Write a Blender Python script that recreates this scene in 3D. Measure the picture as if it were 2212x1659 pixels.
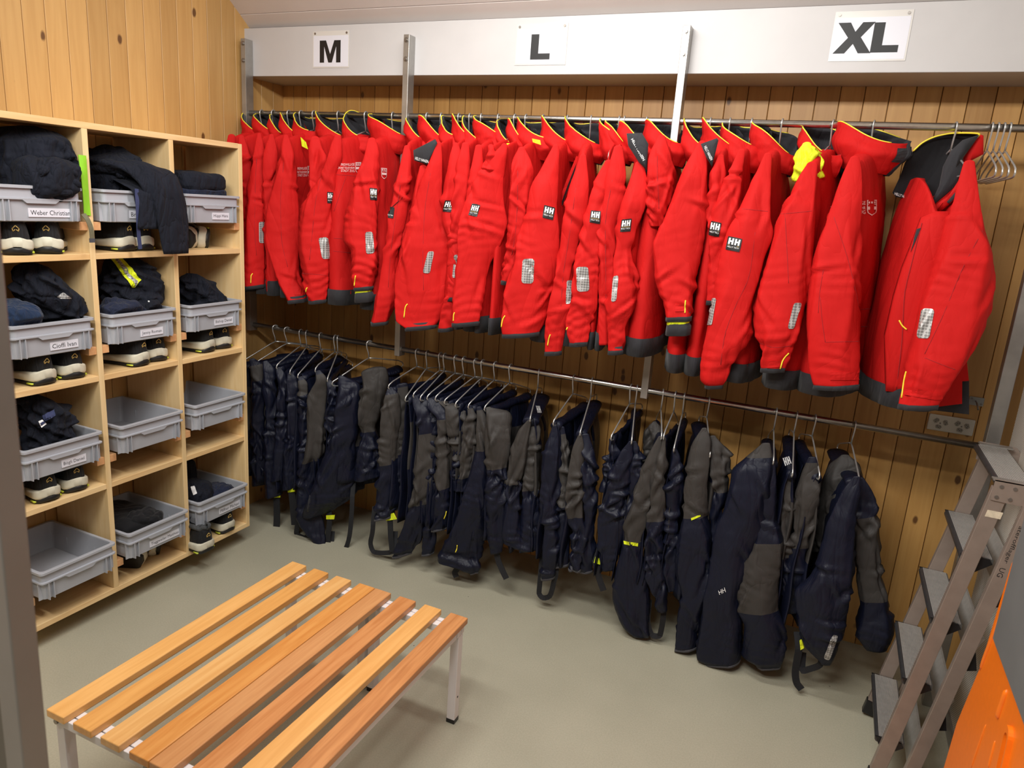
import bpy, math, random
import numpy as np
from mathutils import Vector
from mathutils.bvhtree import BVHTree

random.seed(7)
RNG = np.random.default_rng(11)
for o in list(bpy.data.objects):
    bpy.data.objects.remove(o, do_unlink=True)
scene = bpy.context.scene
COL = scene.collection

# ------------------------------------------------------------------ camera, world, lights, exposure
IW, IH = 2212, 1659
FPX = 1553.09
CAM = np.array([2.7870, -3.1520, 1.7283])
RX, RY, RZ = math.radians(76.00482), math.radians(-3.95136), math.radians(24.43997)
cd = bpy.data.cameras.new('camera')
cam = bpy.data.objects.new('camera', cd)
COL.objects.link(cam)
cam.location = CAM
cam.rotation_euler = (RX, RY, RZ)
cd.sensor_fit = 'HORIZONTAL'
cd.sensor_width = 36.0
cd.lens = FPX * 36.0 / IW
cd.clip_start = 0.02
cd.dof.use_dof = True
cd.dof.focus_distance = 2.9
cd.dof.aperture_fstop = 6.6
scene.camera = cam

world = bpy.data.worlds.new('room_ambient')
scene.world = world
world.use_nodes = True
bg = world.node_tree.nodes['Background']
bg.inputs[0].default_value = (1.0, 0.975, 0.95, 1)
bg.inputs[1].default_value = 0.17

def area(name, loc, sx, sy, power, col=(1.0, 0.975, 0.935), target=None):
    l = bpy.data.lights.new(name, 'AREA')
    l.shape = 'RECTANGLE'
    l.size, l.size_y = sx, sy
    l.energy = power
    l.color = col
    o = bpy.data.objects.new(name, l)
    COL.objects.link(o)
    o.location = loc
    if target is not None:
        o.rotation_euler = (Vector(target) - Vector(loc)).to_track_quat('-Z', 'Y').to_euler()
    return o
area('ceiling_tube_light', (1.95, -2.45, 2.75), 1.80, 0.16, 45, target=(1.95, -0.35, 1.0))
area('ceiling_tube_light', (1.8, -3.3, 2.85), 1.25, 0.16, 60)
area('ceiling_tube_light', (1.7, -1.15, 2.86), 1.25, 0.16, 26)

vs = scene.view_settings
vs.view_transform = 'Standard'
vs.look = 'None'
vs.gamma = 1.0
vs.use_curve_mapping = False
vs.exposure = 0.0

# ------------------------------------------------------------------ helpers: pixels to points
def _rot(rx, ry, rz):
    cx, sx, cy, sy, cz, sz = math.cos(rx), math.sin(rx), math.cos(ry), math.sin(ry), math.cos(rz), math.sin(rz)
    X = np.array([[1, 0, 0], [0, cx, -sx], [0, sx, cx]])
    Y = np.array([[cy, 0, sy], [0, 1, 0], [-sy, 0, cy]])
    Z = np.array([[cz, -sz, 0], [sz, cz, 0], [0, 0, 1]])
    return Z @ Y @ X
RC = _rot(RX, RY, RZ)
def ray(x, y):
    return RC @ np.array([(x - IW / 2) / FPX, -(y - IH / 2) / FPX, -1.0])
def at(x, y, ax, val):
    d = ray(x, y)
    return CAM + (val - CAM[ax]) / d[ax] * d
def atp(x, y, py):
    return at(x, y, 1, py)

# ------------------------------------------------------------------ helpers: meshes
class MB:
    def __init__(self):
        self.V, self.F, self.M, self.n = [], [], [], 0
    def add(self, V, F, m=0):
        V = np.asarray(V, float).reshape(-1, 3)
        self.V.append(V)
        b = self.n
        for i, f in enumerate(F):
            self.F.append(tuple(b + k for k in f))
            self.M.append(m if np.isscalar(m) else m[i])
        self.n += len(V)
        return b
    def box(self, x0, x1, y0, y1, z0, z1, m=0, top=None):
        V = [(x0, y0, z0), (x1, y0, z0), (x1, y1, z0), (x0, y1, z0), (x0, y0, z1), (x1, y0, z1), (x1, y1, z1), (x0, y1, z1)]
        self.add(V, [(0, 3, 2, 1), (4, 5, 6, 7), (0, 1, 5, 4), (1, 2, 6, 5), (2, 3, 7, 6), (3, 0, 4, 7)], m)
    def obox(self, c, ax, ay, az, m=0):
        c, ax, ay, az = [np.asarray(v, float) for v in (c, ax, ay, az)]
        V = [c + sx * ax + sy * ay + sz * az for sz in (-1, 1) for sx, sy in ((-1, -1), (1, -1), (1, 1), (-1, 1))]
        self.add(V, [(0, 3, 2, 1), (4, 5, 6, 7), (0, 1, 5, 4), (1, 2, 6, 5), (2, 3, 7, 6), (3, 0, 4, 7)], m)
    def bar(self, a, b, w, t, up=(0, 0, 1), m=0):
        a, b = np.asarray(a, float), np.asarray(b, float)
        d = b - a
        L = np.linalg.norm(d)
        d = d / L
        s = np.cross(d, up)
        s /= np.linalg.norm(s)
        u = np.cross(s, d)
        self.obox((a + b) / 2, s * w / 2, d * L / 2, u * t / 2, m)
    def loft(self, R, cap0=True, cap1=True, m=0, closed=True):
        R = np.asarray(R, float)
        n, k = R.shape[:2]
        F, M = [], []
        kk = k if closed else k - 1
        for i in range(n - 1):
            mi = m if np.isscalar(m) else m[i]
            for j in range(kk):
                j2 = (j + 1) % k
                F.append((i * k + j, i * k + j2, (i + 1) * k + j2, (i + 1) * k + j))
                M.append(mi if np.isscalar(mi) else mi[j])
        b = self.add(R.reshape(-1, 3), F, M if F else 0)
        m0 = m if np.isscalar(m) else 0
        if cap0:
            self.F.append(tuple(b + j for j in reversed(range(k)))); self.M.append(m0)
        if cap1:
            self.F.append(tuple(b + (n - 1) * k + j for j in range(k))); self.M.append(m0)
    def tube(self, path, r, n=8, m=0, cap=True, flat=None, ref=(0, 0, 1)):
        P = np.asarray(path, float)
        T = np.gradient(P, axis=0)
        T /= np.linalg.norm(T, axis=1)[:, None] + 1e-12
        rings = []
        ref = np.asarray(ref, float)
        u = ref - T[0] * (ref @ T[0])
        if np.linalg.norm(u) < 1e-3:
            ref = np.array([0.13, 1.0, 0.2]); u = ref - T[0] * (ref @ T[0])
        u /= np.linalg.norm(u)
        a = np.linspace(0, 2 * np.pi, n, endpoint=False)
        rr = np.broadcast_to(np.asarray(r, float), (len(P),))
        for i in range(len(P)):
            u = u - T[i] * (u @ T[i])
            u /= np.linalg.norm(u) + 1e-12
            v = np.cross(T[i], u)
            f = 1.0 if flat is None else flat
            rings.append(P[i] + rr[i] * (np.outer(np.cos(a), u) + f * np.outer(np.sin(a), v)))
        self.loft(rings, cap, cap, m)
    def cyl(self, a, b, r, n=16, m=0, r2=None):
        a, b = np.asarray(a, float), np.asarray(b, float)
        self.tube([a, b], [r, r if r2 is None else r2], n, m)
    def prism(self, poly, org, ux, uy, un, h, m=0):
        org, ux, uy, un = [np.asarray(v, float) for v in (org, ux, uy, un)]
        A = np.array([org + ux * p[0] + uy * p[1] for p in poly])
        self.loft([A, A + un * h], True, True, m)
    def grid(self, P, m=0):
        P = np.asarray(P, float)
        n, k = P.shape[:2]
        F = [(i * k + j, i * k + j + 1, (i + 1) * k + j + 1, (i + 1) * k + j) for i in range(n - 1) for j in range(k - 1)]
        self.add(P.reshape(-1, 3), F, m)
    def mesh(self, name, mats, smooth=False):
        me = bpy.data.meshes.new(name)
        me.from_pydata(np.concatenate(self.V).tolist(), [], self.F)
        for m in mats:
            me.materials.append(m)
        if len(mats) > 1:
            me.polygons.foreach_set('material_index', self.M)
        if smooth:
            me.polygons.foreach_set('use_smooth', [True] * len(me.polygons))
        me.update()
        return me

ROOT = {}
def link(name, me, parent=None, loc=(0, 0, 0), rot=(0, 0, 0)):
    o = bpy.data.objects.new(name, me)
    COL.objects.link(o)
    o.location = loc
    o.rotation_euler = rot
    if parent is not None:
        o.parent = parent
        ROOT[o.name] = ROOT.get(parent.name)
    return o
def tag(o, label=None, cat=None, group=None, kind=None):
    if label: o['label'] = label
    if cat: o['category'] = cat
    if group: o['group'] = group
    if kind: o['kind'] = kind
    return o
def thing(name, label, cat, loc=(0, 0, 0), rz=0.0, group=None):
    o = bpy.data.objects.new(name, None)
    COL.objects.link(o)
    o.location = loc
    o.rotation_euler = (0, 0, rz)
    o.empty_display_size = 0.05
    ROOT[o.name] = (np.array(loc, float), rz)
    return tag(o, label, cat, group)
def tolocal(P, parent):
    r = ROOT.get(parent.name) if parent is not None else None
    if r is None:
        return np.asarray(P, float)
    c, s = math.cos(-r[1]), math.sin(-r[1])
    Q = np.asarray(P, float) - r[0]
    return Q @ np.array([[c, s, 0], [-s, c, 0], [0, 0, 1]])
def build(mb, name, mats, parent=None, smooth=False, bevel=0.0, seg=2, world=False):
    if not isinstance(mats, (list, tuple)): mats = [mats]
    if world and parent is not None:
        mb.V = [tolocal(np.concatenate(mb.V), parent)]
    o = link(name, mb.mesh(name, mats, smooth), parent)
    if bevel > 0:
        b = o.modifiers.new('bevel', 'BEVEL')
        b.width = bevel; b.segments = seg; b.limit_method = 'ANGLE'; b.angle_limit = math.radians(40)
    return o
def copy_tree(o, parent=None):
    c = o.copy()
    COL.objects.link(c)
    if parent is not None: c.parent = parent
    for ch in list(o.children):
        copy_tree(ch, c)
    return c
def pch(t, x, y):
    """smooth monotone interpolation"""
    x, y, t = np.asarray(x, float), np.asarray(y, float), np.asarray(t, float)
    if len(x) < 3: return np.interp(t, x, y)
    h = np.diff(x); d = np.diff(y) / h
    m = np.zeros(len(x)); m[0], m[-1] = d[0], d[-1]
    for i in range(1, len(x) - 1):
        if d[i - 1] * d[i] > 0:
            w1, w2 = 2 * h[i] + h[i - 1], h[i] + 2 * h[i - 1]
            m[i] = (w1 + w2) / (w1 / d[i - 1] + w2 / d[i])
    i = np.clip(np.searchsorted(x, t) - 1, 0, len(x) - 2)
    s = (t - x[i]) / h[i]
    return (2*s**3 - 3*s**2 + 1)*y[i] + (s**3 - 2*s**2 + s)*h[i]*m[i] + (-2*s**3 + 3*s**2)*y[i+1] + (s**3 - s**2)*h[i]*m[i+1]

_txt = {}
def text_geo(s, bold=0.0):
    """text outline as triangles in a unit box (0..1, 0..1) + aspect w/h"""
    k = (s, bold)
    if k in _txt: return _txt[k]
    cu = bpy.data.curves.new('lettering', 'FONT')
    cu.body = s; cu.size = 1.0; cu.offset = bold; cu.fill_mode = 'FRONT'; cu.resolution_u = 2
    o = bpy.data.objects.new('lettering', cu)
    COL.objects.link(o)
    bpy.context.view_layer.update()
    me = bpy.data.meshes.new_from_object(o.evaluated_get(bpy.context.evaluated_depsgraph_get()))
    V = np.array([v.co[:2] for v in me.vertices]); F = [tuple(p.vertices) for p in me.polygons]
    bpy.data.objects.remove(o, do_unlink=True); bpy.data.curves.remove(cu); bpy.data.meshes.remove(me)
    lo, hi = V.min(0), V.max(0)
    asp = (hi[0] - lo[0]) / (hi[1] - lo[1])
    _txt[k] = ((V - lo) / (hi - lo), F, asp)
    return _txt[k]
def flat_text(s, org, ux, uy, w, h, bold=0.0, mb=None, m=0):
    V, F, asp = text_geo(s, bold)
    org, ux, uy = [np.asarray(v, float) for v in (org, ux, uy)]
    mb = mb or MB()
    mb.add(org + V[:, :1] * w * ux + V[:, 1:] * h * uy, F, m)
    return mb

# ------------------------------------------------------------------ materials
def lin(r, g, b):
    return tuple(((c / 255) / 12.92 if c / 255 <= 0.04045 else ((c / 255 + 0.055) / 1.055) ** 2.4) for c in (r, g, b)) + (1.0,)
class NT:
    def __init__(self, name):
        self.m = bpy.data.materials.new(name); self.m.use_nodes = True
        self.t = self.m.node_tree
        self.b = self.t.nodes['Principled BSDF']
    def n(self, typ, **kw):
        nd = self.t.nodes.new(typ)
        for k, v in kw.items():
            if k.startswith('i_'):
                nd.inputs[int(k[2:])].default_value = v
            else: setattr(nd, k, v)
        return nd
    def l(self, a, b): self.t.links.new(a, b)
    def coords(self, kind='Object', scale=(1, 1, 1), rnd=False):
        tc = self.n('ShaderNodeTexCoord'); mp = self.n('ShaderNodeMapping')
        mp.inputs['Scale'].default_value = scale
        src = tc.outputs[kind]
        if rnd:
            oi = self.n('ShaderNodeObjectInfo'); mu = self.n('ShaderNodeVectorMath', operation='SCALE')
            cb = self.n('ShaderNodeCombineXYZ')
            for i in range(3): self.l(oi.outputs['Random'], cb.inputs[i])
            self.l(cb.outputs[0], mu.inputs[0]); mu.inputs['Scale'].default_value = 37.0
            ad = self.n('ShaderNodeVectorMath', operation='ADD')
            self.l(src, ad.inputs[0]); self.l(mu.outputs[0], ad.inputs[1]); src = ad.outputs[0]
        self.l(src, mp.inputs['Vector'])
        return mp.outputs[0]
    def noise(self, vec, scale, detail=3, rough=0.55, dist=0.0):
        nz = self.n('ShaderNodeTexNoise'); nz.inputs['Scale'].default_value = scale
        nz.inputs['Detail'].default_value = detail; nz.inputs['Roughness'].default_value = rough; nz.inputs['Distortion'].default_value = dist
        if vec is not None: self.l(vec, nz.inputs['Vector'])
        return nz.outputs['Fac']
    def ramp(self, fac, stops):
        r = self.n('ShaderNodeValToRGB')
        el = r.color_ramp.elements
        while len(el) < len(stops): el.new(0.5)
        for e, (p, c) in zip(el, stops): e.position = p; e.color = c
        self.l(fac, r.inputs[0])
        return r.outputs[0]
    def mix(self, fac, a, b, mode='MIX'):
        x = self.n('ShaderNodeMix', data_type='RGBA', blend_type=mode)
        if isinstance(fac, (int, float)): x.inputs[0].default_value = fac
        else: self.l(fac, x.inputs[0])
        for v, i in ((a, 6), (b, 7)):
            if isinstance(v, tuple): x.inputs[i].default_value = v
            else: self.l(v, x.inputs[i])
        return x.outputs[2]
    def bump(self, h, strength=0.3, dist=0.01):
        b = self.n('ShaderNodeBump'); b.inputs['Strength'].default_value = strength; b.inputs['Distance'].default_value = dist
        self.l(h, b.inputs['Height']); self.l(b.outputs[0], self.b.inputs['Normal'])
    def set(self, color=None, rough=None, metal=None, spec=None, sheen=None, coat=None):
        for nme, v in (('Base Color', color), ('Roughness', rough), ('Metallic', metal), ('Specular IOR Level', spec), ('Sheen Weight', sheen), ('Coat Weight', coat)):
            if v is None: continue
            if isinstance(v, (int, float, tuple)): self.b.inputs[nme].default_value = v
            else: self.l(v, self.b.inputs[nme])
        return self.m

def plain(name, rgb, rough=0.6, metal=0.0, nz=0.0, scale=40, spec=0.5, bump=0.0):
    k = NT(name); c = lin(*rgb)
    if nz > 0 or bump > 0:
        f = k.noise(k.coords(), scale, 4)
        d = tuple(x * (1 - nz) for x in c[:3]) + (1,)
        u = tuple(min(1, x * (1 + nz)) for x in c[:3]) + (1,)
        k.set(k.ramp(f, [(0.3, d), (0.7, u)]))
        if bump > 0: k.bump(f, bump, 0.004)
    else: k.set(c)
    return k.set(rough=rough, metal=metal, spec=spec)

def wood(name, base, dark, knotc, axis, knots=True, kflat=None, ring=60.0, rough=0.5, rv=0.25, gscale=1.0, kd=5.0, kr=0.09, cmix=0.5):
    """grain running along axis (0,1,2) of the object"""
    k = NT(name)
    sc = [1.0, 1.0, 1.0]; sc[axis] = 0.06
    v = k.coords('Object', tuple(s * gscale for s in sc), rnd=True)
    warp = k.noise(v, 4.0, 3)
    wv = k.n('ShaderNodeTexNoise'); wv.inputs['Scale'].default_value = ring; wv.inputs['Detail'].default_value = 4; wv.inputs['Distortion'].default_value = 0.6
    k.l(v, wv.inputs['Vector'])
    g = k.ramp(wv.outputs['Fac'], [(0.35, dark), (0.65, base)])
    col = k.mix(cmix, g, k.ramp(warp, [(0.3, dark), (0.6, base)]))
    if knots:
        ks = [1.0, 1.0, 1.0]; ks[axis] = 0.55
        if kflat is not None: ks[kflat] = 0.0
        kv = k.coords('Object', tuple(ks), rnd=True)
        vo = k.n('ShaderNodeTexVoronoi'); vo.inputs['Scale'].default_value = kd
        k.l(kv, vo.inputs['Vector'])
        ma = k.n('ShaderNodeMath', operation='ADD'); nn = k.noise(kv, 60, 2); 
        mm = k.n('ShaderNodeMath', operation='MULTIPLY'); k.l(nn, mm.inputs[0]); mm.inputs[1].default_value = 0.05
        k.l(vo.outputs['Distance'], ma.inputs[0]); k.l(mm.outputs[0], ma.inputs[1])
        kf = k.ramp(ma.outputs[0], [(kr * 0.7, (1, 1, 1, 1)), (kr, (0, 0, 0, 1)), (kr * 1.2, (0, 0, 0, 1))])
        sp = k.n('ShaderNodeSeparateColor'); k.l(vo.outputs['Color'], sp.inputs[0])
        gt = k.n('ShaderNodeMath', operation='GREATER_THAN'); k.l(sp.outputs[0], gt.inputs[0]); gt.inputs[1].default_value = 0.2
        m2 = k.n('ShaderNodeMath', operation='MULTIPLY'); k.l(kf, m2.inputs[0]); k.l(gt.outputs[0], m2.inputs[1])
        m3 = k.n('ShaderNodeMath', operation='MULTIPLY'); k.l(m2.outputs[0], m3.inputs[0]); m3.inputs[1].default_value = 0.92
        col = k.mix(m3.outputs[0], col, knotc)
    oi = k.n('ShaderNodeObjectInfo')
    hsv = k.n('ShaderNodeHueSaturation'); k.l(col, hsv.inputs['Color'])
    mr = k.n('ShaderNodeMapRange'); mr.inputs['To Min'].default_value = 1 - rv; mr.inputs['To Max'].default_value = 1 + rv * 0.6
    k.l(oi.outputs['Random'], mr.inputs['Value']); k.l(mr.outputs[0], hsv.inputs['Value'])
    k.set(hsv.outputs[0], rough)
    k.bump(wv.outputs['Fac'], 0.12, 0.002)
    return k.m

def fabric(name, rgb, rough=0.75, crease=0.35, var=0.12, sheen=0.1, sc=9.0, spec=0.3):
    """woven cloth: slight tint variation, ridged crease relief and a fine weave"""
    k = NT(name); c = lin(*rgb)
    v = k.coords('Object', (1, 1, 0.35))
    f = k.noise(v, sc, 4, 0.6, 1.2)
    d = tuple(x * (1 - var) for x in c[:3]) + (1,); u = tuple(min(1, x * (1 + var)) for x in c[:3]) + (1,)
    k.set(k.ramp(f, [(0.3, d), (0.7, u)]), rough, sheen=sheen, spec=spec)
    def ridge(sock, p):
        a = k.n('ShaderNodeMath', operation='SUBTRACT'); k.l(sock, a.inputs[0]); a.inputs[1].default_value = 0.5
        b = k.n('ShaderNodeMath', operation='ABSOLUTE'); k.l(a.outputs[0], b.inputs[0])
        c_ = k.n('ShaderNodeMath', operation='POWER'); k.l(b.outputs[0], c_.inputs[0]); c_.inputs[1].default_value = p
        return c_.outputs[0]
    r1 = ridge(k.noise(v, sc * 0.8, 2, 0.5, 1.6), 0.6); r2 = ridge(k.noise(v, sc * 2.1, 2, 0.5, 1.0), 0.7)
    a = k.n('ShaderNodeMath', operation='MULTIPLY_ADD'); k.l(r2, a.inputs[0]); a.inputs[1].default_value = 0.45; k.l(r1, a.inputs[2])
    fine = k.noise(k.coords(), 900, 2)
    b = k.n('ShaderNodeMath', operation='MULTIPLY_ADD'); k.l(fine, b.inputs[0]); b.inputs[1].default_value = 0.04; k.l(a.outputs[0], b.inputs[2])
    k.bump(b.outputs[0], crease, 0.03)
    return k.m

M = {}
M['wall_pine'] = wood('wall_pine_back', lin(206, 158, 92), lin(184, 134, 70), lin(92, 56, 26), 2, ring=45, rough=0.45, rv=0.14, kd=10.0, kr=0.15, kflat=1)
M['wall_pine_left'] = wood('wall_pine_left', lin(208, 166, 104), lin(190, 146, 86), lin(92, 56, 26), 2, ring=45, rough=0.45, rv=0.14, kd=10.0, kr=0.15, kflat=0)
M['shelf_pine_v'] = wood('shelf_pine_vertical', lin(236, 208, 158), lin(220, 184, 126), lin(150, 96, 50), 2, ring=50, rough=0.55, rv=0.08, kd=5, kr=0.05)
M['shelf_pine_h'] = wood('shelf_pine_lengthwise', lin(236, 206, 154), lin(214, 172, 114), lin(150, 96, 50), 1, ring=60, rough=0.55, rv=0.08, kd=5, kr=0.05)
M['batten'] = wood('batten_beech', lin(224, 172, 122), lin(205, 150, 100), lin(150, 96, 50), 0, knots=False, rough=0.55, rv=0.08)
BENCH = [wood('bench_beech_%s' % n, lin(*a), lin(*b), lin(120, 70, 30), 1, knots=False, ring=70, rough=0.33, rv=0.03, cmix=0.35)
         for n, a, b in (('golden', (234, 182, 112), (218, 160, 88)), ('amber', (230, 172, 98), (210, 146, 74)), ('honey', (234, 186, 120), (218, 162, 94)),
                         ('orange', (226, 164, 92), (206, 136, 66)), ('tan', (216, 160, 106), (194, 134, 82)), ('russet', (216, 154, 98), (188, 120, 66)),
                         ('pale', (232, 178, 108), (216, 156, 86)), ('brown', (214, 152, 96), (176, 114, 66)))]
M['white_paint'] = plain('white_paint', (192, 190, 190), 0.45, nz=0.03, scale=6)
M['ceiling_paint'] = plain('ceiling_paint', (206, 198, 194), 0.5, nz=0.03, scale=4)
M['steel'] = plain('brushed_steel', (196, 192, 186), 0.28, 1.0, nz=0.08, scale=60)
M['chrome'] = plain('hanger_wire', (196, 196, 194), 0.3, 0.7)
M['alu'] = plain('aluminium_post', (166, 164, 160), 0.36, 0.75, nz=0.12, scale=14)
M['alu_rail'] = plain('aluminium_rail', (152, 137, 127), 0.42, 0.45, nz=0.08, scale=20)
M['alu_tread'] = plain('aluminium_tread', (172, 169, 164), 0.42, 0.4, nz=0.08, scale=60)
M['tread_groove'] = plain('tread_groove', (104, 102, 98), 0.5, 0.5)
M['scuff'] = plain('cream_paint_scuff', (206, 192, 168), 0.7, nz=0.15, scale=120)
M['black_plastic'] = plain('black_plastic', (24, 24, 26), 0.3)
M['grey_edge'] = plain('dark_edge_profile', (88, 88, 90), 0.35, 0.7, nz=0.1)
M['red'] = fabric('red_shell_fabric', (188, 26, 25), 0.7, 0.24, 0.05, 0.0, spec=0.12, sc=7)
M['red_in'] = fabric('red_lining', (150, 20, 26), 0.8, 0.2, 0.08)
M['charcoal'] = fabric('charcoal_fabric', (44, 44, 48), 0.8, 0.25, 0.12)
M['black'] = fabric('black_fleece', (22, 22, 25), 0.9, 0.25, 0.12)
M['navy'] = fabric('navy_fabric', (14, 18, 36), 0.48, 0.30, 0.12, 0.0, sc=9, spec=0.3)
M['grey'] = fabric('grey_reinforcement_fabric', (56, 53, 51), 0.6, 0.28, 0.1, 0.0, sc=8)
M['hem_grey'] = fabric('grey_hem_tape', (70, 70, 76), 0.7, 0.2, 0.1)
M['cotton'] = fabric('dark_cotton', (23, 26, 36), 0.85, 0.7, 0.2, 0.02, sc=13, spec=0.2)
M['cotton_navy'] = fabric('navy_cotton', (30, 36, 56), 0.95, 0.5, 0.2, 0.06, sc=20)
M['fleece_blue'] = fabric('blue_fleece', (28, 44, 70), 1.0, 0.5, 0.2, 0.1, sc=20)
M['yellow'] = plain('yellow_piping', (246, 226, 60), 0.5)
M['lime'] = fabric('lime_lining', (222, 236, 40), 0.6, 0.4, 0.06, 0.0, sc=16)
M['strap'] = plain('black_webbing', (18, 19, 24), 0.8, nz=0.2, scale=300)
M['strap_blue'] = plain('blue_webbing', (48, 56, 92), 0.8, nz=0.15, scale=300)
M['strap_olive'] = plain('olive_webbing', (104, 100, 78), 0.85, nz=0.15, scale=300)
M['crate'] = plain('grey_crate_plastic', (168, 171, 178), 0.38, nz=0.02, scale=20)
M['paper'] = plain('white_paper', (216, 217, 226), 0.35)
M['ink'] = plain('black_ink', (18, 18, 20), 0.5)
M['white_print'] = plain('white_print', (236, 236, 236), 0.5)
M['silver_print'] = plain('silver_print', (236, 206, 204), 0.45)
M['gold_print'] = plain('gold_print', (190, 160, 90), 0.5)
M['film'] = plain('laminate_film', (206, 203, 198), 0.25)
M['screw'] = plain('screw_steel', (140, 134, 128), 0.35, 0.8)
M['sole'] = plain('beige_midsole', (206, 202, 182), 0.6, nz=0.05, scale=60)
M['outsole'] = plain('black_outsole', (24, 24, 24), 0.55)
M['shoe'] = fabric('black_shoe_fabric', (26, 27, 29), 0.75, 0.3, 0.2, 0.05, sc=30)
M['shoe_grey'] = fabric('dark_grey_shoe_lining', (70, 72, 74), 0.85, 0.3, 0.15, sc=30)
M['lime_accent'] = plain('lime_accent', (196, 208, 60), 0.5)
M['green_bag'] = plain('green_bag', (142, 206, 50), 0.45, nz=0.06, scale=14)
M['orange'] = plain('orange_plastic', (240, 120, 16), 0.42, nz=0.03, scale=60, bump=0.05)
M['panel_grey'] = plain('dark_grey_panel', (106, 108, 108), 0.5, nz=0.08, scale=5)
M['bench_white'] = plain('white_powder_coat', (226, 222, 222), 0.4)
M['socket'] = plain('socket_plastic', (206, 200, 186), 0.4)
M['socket_dark'] = plain('socket_recess', (150, 144, 132), 0.5)
M['door_post'] = plain('door_post_metal', (150, 142, 134), 0.5, 0.6, nz=0.06, scale=8)
M['door_dark'] = plain('door_panel_dark', (92, 84, 72), 0.6, nz=0.06, scale=8)

k = NT('floor_screed')
v = k.coords()
f1 = k.noise(v, 2.2, 6); f2 = k.noise(v, 180, 3)
c = k.mix(0.5, k.ramp(f1, [(0.3, lin(160, 157, 138)), (0.7, lin(180, 176, 156))]), k.ramp(f2, [(0.3, lin(160, 157, 138)), (0.7, lin(182, 178, 158))]))
vo = k.n('ShaderNodeTexVoronoi'); vo.inputs['Scale'].default_value = 6.0; k.l(v, vo.inputs['Vector'])
sp = k.ramp(vo.outputs['Distance'], [(0.014, (1, 1, 1, 1)), (0.024, (0, 0, 0, 1)), (1.0, (0, 0, 0, 1))])
k.set(k.mix(sp, c, lin(90, 86, 76)), 0.42)
k.bump(f2, 0.08, 0.002)
M['floor'] = k.m

k = NT('perforated_sheet')
tc = k.n('ShaderNodeTexCoord'); sx = k.n('ShaderNodeSeparateXYZ'); k.l(tc.outputs['Object'], sx.inputs[0])
def _cell(sock, off):
    a = k.n('ShaderNodeMath', operation='MULTIPLY_ADD'); k.l(sock, a.inputs[0]); a.inputs[1].default_value = 1 / 0.0105; a.inputs[2].default_value = off
    fr = k.n('ShaderNodeMath', operation='FRACT'); k.l(a.outputs[0], fr.inputs[0])
    s = k.n('ShaderNodeMath', operation='SUBTRACT'); k.l(fr.outputs[0], s.inputs[0]); s.inputs[1].default_value = 0.5
    q = k.n('ShaderNodeMath', operation='MULTIPLY'); k.l(s.outputs[0], q.inputs[0]); k.l(s.outputs[0], q.inputs[1])
    return q.outputs[0]
masks = []
for off in (0.0, 0.5):
    ad = k.n('ShaderNodeMath', operation='ADD'); k.l(_cell(sx.outputs[1], off), ad.inputs[0]); k.l(_cell(sx.outputs[2], off), ad.inputs[1])
    lt = k.n('ShaderNodeMath', operation='LESS_THAN'); k.l(ad.outputs[0], lt.inputs[0]); lt.inputs[1].default_value = 0.042
    masks.append(lt.outputs[0])
mx = k.n('ShaderNodeMath', operation='MAXIMUM'); k.l(masks[0], mx.inputs[0]); k.l(masks[1], mx.inputs[1])
k.set(k.mix(mx.outputs[0], lin(176, 166, 152), lin(246, 244, 238)), 0.45)
M['perforated'] = k.m

k = NT('reflective_patch')
tc = k.n('ShaderNodeTexCoord')
ck = k.n('ShaderNodeTexVoronoi'); ck.inputs['Scale'].default_value = 105.0; ck.inputs['Randomness'].default_value = 0.0
k.l(tc.outputs['Object'], ck.inputs['Vector'])
k.set(k.ramp(ck.outputs['Distance'], [(0.0, lin(104, 102, 100)), (0.42, lin(126, 124, 122)), (0.55, lin(178, 176, 174))]), 0.35, 0.15)
M['reflector'] = k.m

# ================================================================== the setting
PW = 0.0846
def plank_mesh(axis, h):
    mb = MB()
    w, c = PW / 2 - 0.0013, 0.0014
    prof = [(-w, 0.0135), (-w, c), (-w + c, 0.0), (w - c, 0.0), (w, c), (w, 0.0135)]
    if axis == 0: R = [[(p[0], p[1], z) for p in prof] for z in (0, h)]
    else: R = [[(-p[1], p[0], z) for p in prof] for z in (0, h)]
    mb.loft(R)
    return mb.mesh('plank', [M['wall_pine' if axis == 0 else 'wall_pine_left']])
mb = MB(); mb.box(-0.5, 6.0, -4.6, 0.1, -0.08, 0.0)
tag(build(mb, 'floor', M['floor']), kind='structure')
mb = MB(); mb.box(-0.06, 4.6, 0.014, 0.07, 0.0, 2.62)
wall_back = tag(build(mb, 'wall_back', M['wall_pine']), kind='structure')
pm = plank_mesh(0, 2.60)
x = 1.842 - PW * 22 + PW / 2
while x < 4.5:
    if x > 0.0: link('plank', pm, wall_back, (x, 0, 0.0))
    x += PW
mb = MB(); mb.box(-0.08, -0.014, -4.0, 0.07, 0.0, 4.3)
wall_left = tag(build(mb, 'wall_left', M['wall_pine_left']), kind='structure')
pm = plank_mesh(1, 4.28)
y = -0.331 + PW / 2 + PW * 3
while y > -3.9:
    if y < 0.03: link('plank', pm, wall_left, (0, y, 0.0))
    y -= 0.0841
# beam
mb = MB(); mb.box(-0.002, 4.6, -0.2688, -0.001, 2.247, 2.4624)
tag(build(mb, 'trim_1', M['white_paint'], bevel=0.002), kind='structure')
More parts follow.
